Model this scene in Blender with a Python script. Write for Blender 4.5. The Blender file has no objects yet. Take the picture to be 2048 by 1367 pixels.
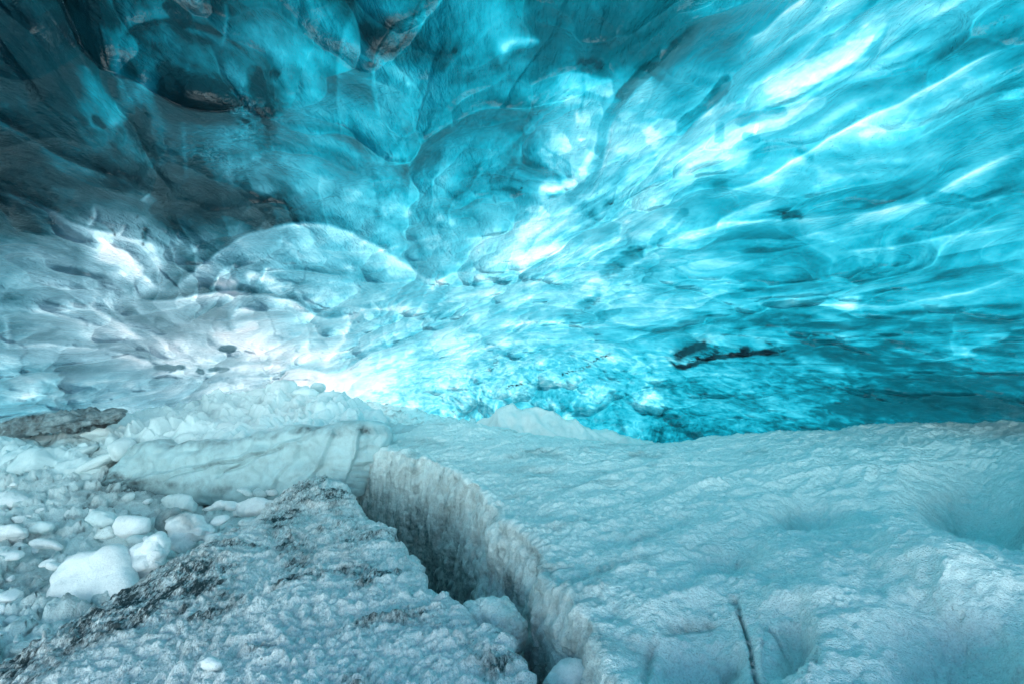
import bpy, bmesh, math, random
import numpy as np
from mathutils import Vector

random.seed(7)
rng = np.random.default_rng(11)
scene = bpy.context.scene
R = math.radians

# ------------------------------------------------------------------ camera
F = 910.2                       # focal length in photograph pixels (16 mm on 36 mm)
cam_d = bpy.data.cameras.new('camera')
cam_d.lens = 16.0
cam_d.sensor_width = 36.0
cam_d.clip_start = 0.02
cam_d.clip_end = 3000
cam = bpy.data.objects.new('camera', cam_d)
cam.rotation_euler = (R(90), 0, 0)
scene.collection.objects.link(cam)
scene.camera = cam

# ------------------------------------------------------------------ world, sun, exposure
SUN_DIR = Vector((0.40, 0.42, 0.81)).normalized()      # towards the sun
world = bpy.data.worlds.new('World')
scene.world = world
world.use_nodes = True
wn = world.node_tree
wn.nodes.clear()
sky = wn.nodes.new('ShaderNodeTexSky')
sky.sky_type = 'NISHITA'
sky.sun_disc = False
sky.sun_elevation = math.asin(SUN_DIR.z)
sky.sun_rotation = math.atan2(SUN_DIR.x, SUN_DIR.y)
bgn = wn.nodes.new('ShaderNodeBackground')
bgn.inputs['Strength'].default_value = 0.10
wo = wn.nodes.new('ShaderNodeOutputWorld')
wn.links.new(sky.outputs[0], bgn.inputs[0])
wn.links.new(bgn.outputs[0], wo.inputs[0])
sd = bpy.data.lights.new('sun', 'SUN')
sd.energy = 5.0
sd.angle = R(0.5)
sd.color = (1.0, 0.95, 0.88)
sun = bpy.data.objects.new('sun', sd)
sun.rotation_euler = SUN_DIR.to_track_quat('Z', 'Y').to_euler()
sun.location = (3, 8, 12)
scene.collection.objects.link(sun)
scene.view_settings.view_transform = 'Standard'
scene.view_settings.look = 'None'
scene.view_settings.gamma = 1
scene.view_settings.exposure = 1.68
cy = scene.cycles
cy.max_bounces = 8
cy.diffuse_bounces = 4
cy.glossy_bounces = 3
cy.transmission_bounces = 6
cy.transparent_max_bounces = 8
cy.use_denoising = True
cy.sample_clamp_indirect = 6

# ------------------------------------------------------------------ numpy helpers
_perm = rng.permutation(256)
_perm = np.concatenate([_perm, _perm, _perm]).astype(np.int32)
_g = rng.normal(size=(256, 3))
_g /= np.linalg.norm(_g, axis=1)[:, None]
_g = _g.astype(np.float32)

def noise(P, s=1.0, off=0.0):
    """gradient noise, about -1..1; P (...,3), s a scale or 3 scales"""
    Q = np.asarray(P, np.float32) * np.asarray(s, np.float32) + np.float32(off)
    sh = Q.shape[:-1]
    Q = Q.reshape(-1, 3)
    I = np.floor(Q).astype(np.int32)
    f = Q - I
    I &= 255
    u = f * f * f * (f * (f * 6 - 15) + 10)
    out = np.zeros(len(Q), np.float32)
    for dx in (0, 1):
        wx = u[:, 0] if dx else 1 - u[:, 0]
        a = _perm[(I[:, 0] + dx) & 255]
        for dy in (0, 1):
            wy = u[:, 1] if dy else 1 - u[:, 1]
            b = _perm[a + ((I[:, 1] + dy) & 255)]
            for dz in (0, 1):
                wz = u[:, 2] if dz else 1 - u[:, 2]
                c = _perm[b + ((I[:, 2] + dz) & 255)]
                g = _g[c]
                out += wx * wy * wz * (g[:, 0] * (f[:, 0] - dx) + g[:, 1] * (f[:, 1] - dy) + g[:, 2] * (f[:, 2] - dz))
    return (out * 1.7).reshape(sh)

def fbm(P, s=1.0, o=4, off=0.0, gain=0.5):
    r = 0; a = 1.0; s = np.asarray(s, np.float32)
    for i in range(o):
        r = r + a * noise(P, s, off + 17.3 * i)
        s = s * 2.03; a *= gain
    return r

def ridged(P, s=1.0, o=3, off=0.0):
    r = 0; a = 1.0; s = np.asarray(s, np.float32)
    for i in range(o):
        r = r + a * (1 - 2 * np.abs(noise(P, s, off + 9.1 * i)))
        s = s * 2.1; a *= 0.45
    return r

_wr = rng.random((256, 4)).astype(np.float32)
def worley(P, s=1.0, off=0.0, jit=0.9):
    """F1, F2 and a random value per cell"""
    Q = np.asarray(P, np.float32) * np.asarray(s, np.float32) + np.float32(off)
    sh = Q.shape[:-1]; Q = Q.reshape(-1, 3)
    I = np.floor(Q).astype(np.int32); f = (Q - I).astype(np.float32)
    F1 = np.full(len(Q), 9, np.float32); F2 = F1.copy(); H = np.zeros(len(Q), np.float32)
    for dx in (-1, 0, 1):
        a = _perm[(I[:, 0] + dx) & 255]
        for dy in (-1, 0, 1):
            b = _perm[a + ((I[:, 1] + dy) & 255)]
            for dz in (-1, 0, 1):
                c = _wr[_perm[b + ((I[:, 2] + dz) & 255)]]
                d = (dx + 0.5 + (c[:, 0] - 0.5) * jit - f[:, 0]) ** 2 + (dy + 0.5 + (c[:, 1] - 0.5) * jit - f[:, 1]) ** 2 + (dz + 0.5 + (c[:, 2] - 0.5) * jit - f[:, 2]) ** 2
                k = d < F1
                F2 = np.where(k, F1, np.minimum(F2, d)); H = np.where(k, c[:, 3], H); F1 = np.where(k, d, F1)
    return np.sqrt(F1).reshape(sh), np.sqrt(F2).reshape(sh), H.reshape(sh)

def sm(x, a, b):
    t = np.clip((x - a) / (b - a), 0, 1)
    return t * t * (3 - 2 * t)

def at(px, py, Y):
    return np.array([(px - 1024) / F * Y, Y, -(py - 683.5) / F * Y])

def on_z(px, py, z):
    return at(px, py, z / (-(py - 683.5) / F))

def proj(P):
    y = np.maximum(P[..., 1], 1e-3)
    ok = P[..., 1] > 0.05
    px = np.where(ok, P[..., 0] / y * F + 1024, 1e6)
    py = np.where(ok, -P[..., 2] / y * F + 683.5, 1e6)
    return px, py

def smooth_line(pts, n=6):
    p = np.array(pts, float)
    if len(p) < 3:
        return p
    p = np.vstack([2 * p[0] - p[1], p, 2 * p[-1] - p[-2]])
    out = []
    for i in range(1, len(p) - 2):
        for k in range(n):
            t = k / n
            out.append(0.5 * ((2 * p[i]) + (-p[i - 1] + p[i + 1]) * t + (2 * p[i - 1] - 5 * p[i] + 4 * p[i + 1] - p[i + 2]) * t * t
                              + (-p[i - 1] + 3 * p[i] - 3 * p[i + 1] + p[i + 2]) * t ** 3))
    out.append(p[-2])
    return np.array(out)

def stroke(X, Y, pts, w, side=0, taper=True, crisp=0.28):
    """profile 0..1 of a line drawn across a surface; X, Y flat arrays. returns (index, value)"""
    L = smooth_line(pts)
    m = 3.2 * w if side else 2.4 * w
    idx = np.nonzero((X > L[:, 0].min() - m) & (X < L[:, 0].max() + m) & (Y > L[:, 1].min() - m) & (Y < L[:, 1].max() + m))[0]
    x, y = X[idx], Y[idx]
    best = np.full(len(idx), 1e9); s = np.zeros(len(idx)); fr = np.zeros(len(idx))
    seg = np.linalg.norm(np.diff(L, axis=0), axis=1)
    tot = seg.sum(); acc = 0
    for i in range(len(L) - 1):
        a = L[i]; d = L[i + 1] - a; l2 = d @ d + 1e-9
        t = np.clip(((x - a[0]) * d[0] + (y - a[1]) * d[1]) / l2, 0, 1)
        ex = x - a[0] - t * d[0]; ey = y - a[1] - t * d[1]
        D = ex * ex + ey * ey
        k = D < best
        best[k] = D[k]
        s[k] = np.sign(d[0] * ey - d[1] * ex)[k]
        fr[k] = (acc + t[k] * seg[i]) / tot
        acc += seg[i]
    D = np.sqrt(best)
    if side == 0:
        v = np.exp(-(D / w) ** 2)
    else:
        v = np.where(s * side > 0, np.exp(-D / w), np.exp(-(D / (w * crisp)) ** 2))
    if taper:
        v = v * np.clip(np.sin(np.pi * np.clip(fr, 0.02, 0.98)) * 2.2, 0, 1)
    return idx, v

def tps(ctrl):
    """thin plate z(x, y) through control points"""
    c = np.array(ctrl, float)
    n = len(c)
    def U(r2): return 0.5 * r2 * np.log(r2 + 1e-9)
    K = U(((c[:, None, :2] - c[None, :, :2]) ** 2).sum(-1)) + np.eye(n) * 0.002
    Pm = np.hstack([np.ones((n, 1)), c[:, :2]])
    A = np.vstack([np.hstack([K, Pm]), np.hstack([Pm.T, np.zeros((3, 3))])])
    w = np.linalg.solve(A, np.concatenate([c[:, 2], np.zeros(3)]))
    def f(x, y):
        z = w[n] + w[n + 1] * x + w[n + 2] * y
        for i in range(n):
            z = z + w[i] * U((x - c[i, 0]) ** 2 + (y - c[i, 1]) ** 2)
        return z
    return f

def grid_normals(P):
    du = np.gradient(P, axis=1); dv = np.gradient(P, axis=0)
    n = np.cross(du, dv)
    return n / (np.linalg.norm(n, axis=-1, keepdims=True) + 1e-12)

# ------------------------------------------------------------------ object helpers
def tag(o, label=None, cat=None, group=None, kind=None):
    if label: o['label'] = label
    if cat: o['category'] = cat
    if group: o['group'] = group
    if kind: o['kind'] = kind
    return o

def raw_mesh(name, V, quads, mat, attrs=None, parent=None):
    me = bpy.data.meshes.new(name)
    V = np.ascontiguousarray(V.reshape(-1, 3), np.float32)
    quads = np.ascontiguousarray(quads, np.int32)
    k = quads.shape[1]
    me.vertices.add(len(V)); me.vertices.foreach_set('co', V.ravel())
    me.loops.add(quads.size); me.loops.foreach_set('vertex_index', quads.ravel())
    me.polygons.add(len(quads)); me.polygons.foreach_set('loop_start', np.arange(0, quads.size, k, dtype=np.int32))
    me.update(calc_edges=True)
    me.validate()
    me.polygons.foreach_set('use_smooth', np.ones(len(me.polygons), bool))
    for kx, a in (attrs or {}).items():
        at_ = me.attributes.new(kx, 'FLOAT', 'POINT')
        at_.data.foreach_set('value', np.ascontiguousarray(a.ravel(), np.float32))
    me.materials.append(mat)
    o = bpy.data.objects.new(name, me)
    scene.collection.objects.link(o)
    if parent: o.parent = parent
    return o

def quads_of(nr, nc, base=0, wrap=False):
    i = np.arange(nr * nc).reshape(nr, nc) + base
    if wrap:
        i = np.hstack([i, i[:, :1]])
    return np.stack([i[:-1, :-1], i[:-1, 1:], i[1:, 1:], i[1:, :-1]], -1).reshape(-1, 4)

# ------------------------------------------------------------------ materials
def new_mat(name):
    m = bpy.data.materials.new(name); m.use_nodes = True
    nt = m.node_tree; nt.nodes.clear()
    return m, nt

class NT:
    def __init__(s, nt): s.nt = nt
    def n(s, t, **kw):
        x = s.nt.nodes.new(t)
        for k, v in kw.items(): setattr(x, k, v)
        return x
    def l(s, a, b): s.nt.links.new(a, b)
    def attr(s, name): return s.n('ShaderNodeAttribute', attribute_name=name).outputs['Fac']
    def math(s, op, a, b=None, clamp=False):
        x = s.n('ShaderNodeMath', operation=op, use_clamp=clamp)
        for i, v in enumerate((a, b)):
            if v is None: continue
            if isinstance(v, (int, float)): x.inputs[i].default_value = v
            else: s.l(v, x.inputs[i])
        return x.outputs[0]
    def noise(s, vec, scale, detail=4, rough=0.55, dist=0.0):
        x = s.n('ShaderNodeTexNoise'); x.inputs['Scale'].default_value = scale
        x.inputs['Detail'].default_value = detail; x.inputs['Roughness'].default_value = rough
        x.inputs['Distortion'].default_value = dist
        if vec is not None: s.l(vec, x.inputs['Vector'])
        return x.outputs['Fac']
    def mapping(s, vec, scale, rot=(0, 0, 0)):
        x = s.n('ShaderNodeMapping'); x.inputs['Scale'].default_value = scale; x.inputs['Rotation'].default_value = rot
        s.l(vec, x.inputs['Vector']); return x.outputs[0]
    def ramp(s, fac, stops, interp='LINEAR'):
        x = s.n('ShaderNodeValToRGB'); cr = x.color_ramp; cr.interpolation = interp
        while len(cr.elements) < len(stops): cr.elements.new(0.5)
        for e, (p, c) in zip(cr.elements, stops):
            e.position = p; e.color = (c[0], c[1], c[2], 1) if isinstance(c, tuple) else (c, c, c, 1)
        s.l(fac, x.inputs[0]); return x.outputs[0]
    def mix(s, fac, a, b, mode='MIX'):
        x = s.n('ShaderNodeMix', data_type='RGBA', blend_type=mode)
        if isinstance(fac, (int, float)): x.inputs[0].default_value = fac
        else: s.l(fac, x.inputs[0])
        for i, v in ((6, a), (7, b)):
            if isinstance(v, tuple): x.inputs[i].default_value = (*v, 1)
            else: s.l(v, x.inputs[i])
        return x.outputs[2]
    def bump(s, h, strength, dist, normal=None):
        x = s.n('ShaderNodeBump'); x.inputs['Strength'].default_value = strength; x.inputs['Distance'].default_value = dist
        s.l(h, x.inputs['Height'])
        if normal is not None: s.l(normal, x.inputs['Normal'])
        return x.outputs[0]

def lin(r, g, b):
    f = lambda c: (c / 255 / 12.92) if c / 255 <= 0.04045 else ((c / 255 + 0.055) / 1.055) ** 2.4
    return (f(r), f(g), f(b))

FLOW = math.atan2(0.466, 1.0)       # the ice was drawn out along (-0.42, 0.9)

def ceiling_material():
    m, nt = new_mat('blue_glacier_ice'); N = NT(nt)
    co = N.n('ShaderNodeTexCoord').outputs['Object']
    st = N.mapping(co, (2.2, 0.55, 2.2), (0, 0, -FLOW))
    t = N.attr('clarity_and_light'); g = N.attr('grey'); d = N.attr('silt')
    n1 = N.noise(st, 5.0, 6, 0.62, 0.6)
    n2 = N.noise(co, 26.0, 5, 0.6, 0.3)
    t1 = N.math('ADD', t, N.math('MULTIPLY', N.math('SUBTRACT', n1, 0.5), 0.03))
    t1 = N.math('ADD', t1, N.math('MULTIPLY', N.math('SUBTRACT', n2, 0.5), 0.13), clamp=True)
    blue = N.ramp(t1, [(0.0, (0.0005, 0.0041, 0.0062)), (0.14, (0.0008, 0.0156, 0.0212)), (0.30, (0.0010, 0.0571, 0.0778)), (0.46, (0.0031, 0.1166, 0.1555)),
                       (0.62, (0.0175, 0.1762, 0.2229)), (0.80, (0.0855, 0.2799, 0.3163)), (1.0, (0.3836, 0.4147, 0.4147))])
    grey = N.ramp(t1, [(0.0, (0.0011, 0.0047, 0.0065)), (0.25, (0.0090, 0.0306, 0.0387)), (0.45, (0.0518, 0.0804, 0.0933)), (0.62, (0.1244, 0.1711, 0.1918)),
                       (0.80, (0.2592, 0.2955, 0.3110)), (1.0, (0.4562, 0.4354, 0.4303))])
    col = N.mix(g, blue, grey)
    # fine silt specks caught in the ice
    sp = N.noise(co, 75.0, 3, 0.7)
    spm = N.ramp(sp, [(0.62, 0.0), (0.68, 1.0)])
    big = N.ramp(N.noise(st, 2.2, 3, 0.5), [(0.45, 0.0), (0.62, 1.0)])
    sf = N.math('MULTIPLY', N.math('MULTIPLY', spm, big), 0.55)
    sil = N.math('MAXIMUM', d, sf)
    col = N.mix(sil, col, (0.0012, 0.006, 0.009))
    h = N.math('ADD', N.math('MULTIPLY', n2, 0.6), N.math('MULTIPLY', N.noise(st, 16.0, 4, 0.6, 0.5), 1.0))
    rg = N.attr('rough')
    h = N.math('ADD', h, N.math('MULTIPLY', N.math('MULTIPLY', N.noise(co, 55, 3, 0.6), rg), 3.0))
    bmp = N.bump(h, 0.9, 0.018)
    bmg = N.bump(h, 0.8, 0.010)
    tr = N.n('ShaderNodeBsdfTranslucent'); N.l(col, tr.inputs[0]); N.l(bmp, tr.inputs['Normal'])
    df = N.n('ShaderNodeBsdfDiffuse'); N.l(col, df.inputs[0]); N.l(bmp, df.inputs['Normal'])
    m1 = N.n('ShaderNodeMixShader'); m1.inputs[0].default_value = 0.22
    N.l(tr.outputs[0], m1.inputs[1]); N.l(df.outputs[0], m1.inputs[2])
    gl = N.n('ShaderNodeBsdfGlossy'); gl.inputs['Roughness'].default_value = 0.07; gl.inputs['Color'].default_value = (1, 1, 1, 1)
    N.l(bmg, gl.inputs['Normal'])
    fr = N.n('ShaderNodeFresnel'); fr.inputs['IOR'].default_value = 1.33; N.l(bmg, fr.inputs['Normal'])
    m2 = N.n('ShaderNodeMixShader'); N.l(N.math('MULTIPLY', fr.outputs[0], N.math('ADD', N.math('MULTIPLY', g, 0.5), 1.0)), m2.inputs[0]); N.l(m1.outputs[0], m2.inputs[1]); N.l(gl.outputs[0], m2.inputs[2])
    o = N.n('ShaderNodeOutputMaterial'); N.l(m2.outputs[0], o.inputs[0])
    return m

def outer_material():
    m, nt = new_mat('clear_upper_ice'); N = NT(nt)
    co = N.n('ShaderNodeTexCoord').outputs['Object']
    c = N.ramp(N.noise(co, 0.8, 3), [(0.3, (0.80, 0.90, 0.94)), (0.7, (0.95, 0.98, 1.0))])
    tp = N.n('ShaderNodeBsdfTransparent'); N.l(c, tp.inputs[0])
    df = N.n('ShaderNodeBsdfDiffuse'); df.inputs[0].default_value = (0.8, 0.88, 0.92, 1)
    mx = N.n('ShaderNodeMixShader'); mx.inputs[0].default_value = 0.06
    N.l(tp.outputs[0], mx.inputs[1]); N.l(df.outputs[0], mx.inputs[2])
    o = N.n('ShaderNodeOutputMaterial'); N.l(mx.outputs[0], o.inputs[0])
    return m

def snow_material(name, clean=(0.74, 0.86, 0.88), dirty=(0.09, 0.13, 0.135), grain=1.0, speck=0.5, stretch=(1, 1, 1), rot=0.0,
                  mottle=0.5, rough=0.55, coarse=38.0):
    m, nt = new_mat(name); N = NT(nt)
    co = N.n('ShaderNodeTexCoord').outputs['Object']
    st = N.mapping(co, stretch, (0, 0, rot))
    d = N.attr('dirt')
    n1 = N.noise(st, 6.0, 6, 0.65)
    n2 = N.noise(st, coarse, 5, 0.65)
    n3 = N.noise(co, 170.0, 3, 0.6)
    # silt: attribute plus broken-up noise
    k = N.math('ADD', N.math('MULTIPLY', N.math('SUBTRACT', n1, 0.5), 1.6), N.math('MULTIPLY', N.math('SUBTRACT', n2, 0.5), 1.5))
    k = N.math('MULTIPLY', k, mottle)
    k = N.math('SUBTRACT', k, 0.10)
    dd = N.math('ADD', d, N.math('MULTIPLY', k, N.math('ADD', N.math('MULTIPLY', d, 1.8), 0.15)), clamp=True)
    col = N.mix(dd, clean, dirty)
    mo = N.ramp(N.noise(st, coarse * 1.7, 4, 0.7), [(0.32, 0.80), (0.46, 1.0)])
    col = N.mix(min(1.0, 0.45 * grain), col, mo, 'MULTIPLY')
    gr = N.ramp(N.noise(co, 150.0, 2, 0.8), [(0.36, 0.74), (0.52, 1.0)])
    col = N.mix(min(1.0, 0.5 * grain), col, gr, 'MULTIPLY')
    sp = N.ramp(N.noise(co, 90.0, 2, 0.7), [(0.66, 0.0), (0.71, 1.0)])
    spb = N.ramp(N.noise(co, 3.1, 3, 0.6), [(0.42, 0.0), (0.6, 1.0)])
    col = N.mix(N.math('MULTIPLY', N.math('MULTIPLY', sp, spb), speck), col, (0.08, 0.10, 0.10))
    h = N.math('ADD', N.math('MULTIPLY', n2, 1.0), N.math('MULTIPLY', n3, 0.45))
    bmp = N.bump(h, 1.0, 0.009 * grain)
    p = N.n('ShaderNodeBsdfPrincipled')
    N.l(col, p.inputs['Base Color']); N.l(bmp, p.inputs['Normal'])
    p.inputs['Roughness'].default_value = rough
    p.inputs['Specular IOR Level'].default_value = 0.35
    o = N.n('ShaderNodeOutputMaterial'); N.l(p.outputs[0], o.inputs[0])
    return m

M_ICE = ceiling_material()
M_OUT = outer_material()
M_BLOCK = snow_material('granular_block_snow', clean=(0.80, 0.94, 0.93), dirty=(0.06, 0.12, 0.125), grain=1.5, speck=0.4, stretch=(1, 2.2, 1), rot=R(-28), mottle=0.45, coarse=30)
M_RIDGE = snow_material('silty_ridge_ice', clean=(0.90, 0.98, 0.98), dirty=(0.05, 0.078, 0.084), grain=1.8, speck=0.7, stretch=(2.2, 1, 1), rot=R(32), mottle=1.5, coarse=46)
M_PILE = snow_material('packed_snow', clean=(0.68, 0.82, 0.83), grain=0.5, speck=0.35, mottle=0.35, coarse=24)
M_FLOOR = snow_material('rubbly_snow', clean=(0.78, 0.90, 0.90), dirty=(0.05, 0.065, 0.07), grain=1.5, speck=0.6, mottle=0.8, coarse=26)
M_CHUNK = snow_material('clean_snow_chunk', clean=(0.93, 0.97, 0.97), grain=0.8, speck=0.35, mottle=0.2, coarse=18)
M_LUMP = snow_material('soft_snow_lump', clean=(0.78, 0.90, 0.90), grain=0.8, speck=0.2, mottle=0.25, coarse=14)
M_SLAB = snow_material('glazed_slab_ice', clean=(0.48, 0.68, 0.70), dirty=(0.04, 0.055, 0.06), grain=0.8, speck=0.4, mottle=0.9, rough=0.35, coarse=14)
M_DIRTY = snow_material('dirty_ledge_ice', clean=(0.35, 0.46, 0.48), dirty=(0.03, 0.03, 0.03), grain=1.2, speck=0.7, mottle=0.9, coarse=20)
M_WARM = snow_material('warm_light_tinted_snow', clean=(0.97, 0.91, 0.87), dirty=(0.25, 0.22, 0.20), grain=0.8, speck=0.4, mottle=0.4, coarse=16)  # warm daylight on the far mound, put into its base colour

# ------------------------------------------------------------------ ice ceiling and walls
def cave_radius(D):
    planes = [((0.00, 0.16, 0.98), 1.75), ((0.22, 0.97, 0.10), 9.5), ((0.98, 0.20, 0.12), 8.5), ((-0.90, 0.36, 0.12), 8.2),
              ((-0.30, 0.22, 0.93), 2.0), ((0.38, 0.24, 0.89), 2.5)]
    p = 7.0
    S = 0
    for n, d in planes:
        n = np.array(n) / np.linalg.norm(n)
        S = S + (np.maximum(D @ n, 0) / d) ** p
    return 1.0 / (S ** (1 / p) + 1e-4)

TX = np.arange(0, 2049, 128)
TY = np.arange(0, 901, 100)
TG = np.array([
 [.18,.20,.26,.28,.28,.32,.30,.30,.28,.30,.32,.42,.62,.70,.60,.52,.55],
 [.18,.18,.30,.24,.32,.40,.36,.30,.38,.30,.30,.45,.60,.68,.60,.50,.50],
 [.26,.26,.32,.26,.34,.42,.42,.40,.35,.55,.48,.60,.70,.60,.55,.55,.58],
 [.16,.24,.24,.26,.32,.45,.45,.40,.40,.58,.68,.65,.55,.62,.60,.55,.50],
 [.14,.24,.28,.12,.22,.45,.50,.50,.48,.60,.70,.62,.60,.55,.50,.50,.45],
 [.40,.46,.50,.36,.48,.56,.60,.55,.65,.70,.65,.62,.55,.50,.50,.48,.48],
 [.48,.52,.52,.56,.58,.58,.60,.60,.66,.66,.60,.62,.55,.50,.50,.48,.45],
 [.52,.54,.58,.60,.64,.66,.66,.64,.62,.60,.60,.56,.50,.50,.45,.45,.42],
 [.56,.58,.60,.62,.65,.66,.64,.62,.60,.56,.54,.50,.46,.42,.36,.32,.33],
 [.60,.60,.62,.64,.66,.68,.64,.60,.60,.52,.48,.46,.44,.40,.36,.34,.33]])
GG = np.array([  # pale grey of reflected daylight at the left, put into the ice colour
 [.10,.10,.05,.05,.05,.0,.0,.0,.0,0,0,0,0,0,0,0,0],
 [.08,.08,.0,.15,.10,.0,.0,.0,.0,0,0,0,0,0,0,0,0],
 [.10,.05,.0,.15,.10,.0,.0,.0,.0,0,0,0,0,0,0,0,0],
 [.35,.35,.25,.30,.15,.0,.0,.0,.0,.1,.1,0,0,0,0,0,0],
 [.70,.75,.75,.70,.50,.1,.05,.0,.05,.1,.1,0,0,0,0,0,0],
 [.65,.70,.70,.60,.45,.22,.12,.1,.1,.1,.05,0,0,0,0,0,0],
 [.60,.68,.78,.78,.65,.35,.2,.15,.12,.1,.1,0,0,0,0,0,0],
 [.60,.75,.85,.90,.85,.50,.2,.15,.1,.05,0,0,0,0,0,0,0],
 [.40,.50,.60,.70,.80,.50,.2,.1,.05,0,0,0,0,0,0,0,0],
 [.40,.40,.50,.50,.50,.30,.1,.0,.0,0,0,0,0,0,0,0,0]])

def bicubic_map(G, x, y):
    """smooth lookup of a coarse map"""
    fx = np.clip(x / 128, 0, G.shape[1] - 1.001); fy = np.clip(y / 100, 0, G.shape[0] - 1.001)
    ix = fx.astype(int); iy = fy.astype(int); u = fx - ix; v = fy - iy
    u = u * u * (3 - 2 * u) * .6 + u * .4; v = v * v * (3 - 2 * v) * .6 + v * .4
    return (G[iy, ix] * (1 - u) * (1 - v) + G[iy, ix + 1] * u * (1 - v) + G[iy + 1, ix] * (1 - u) * v + G[iy + 1, ix + 1] * u * v)

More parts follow.
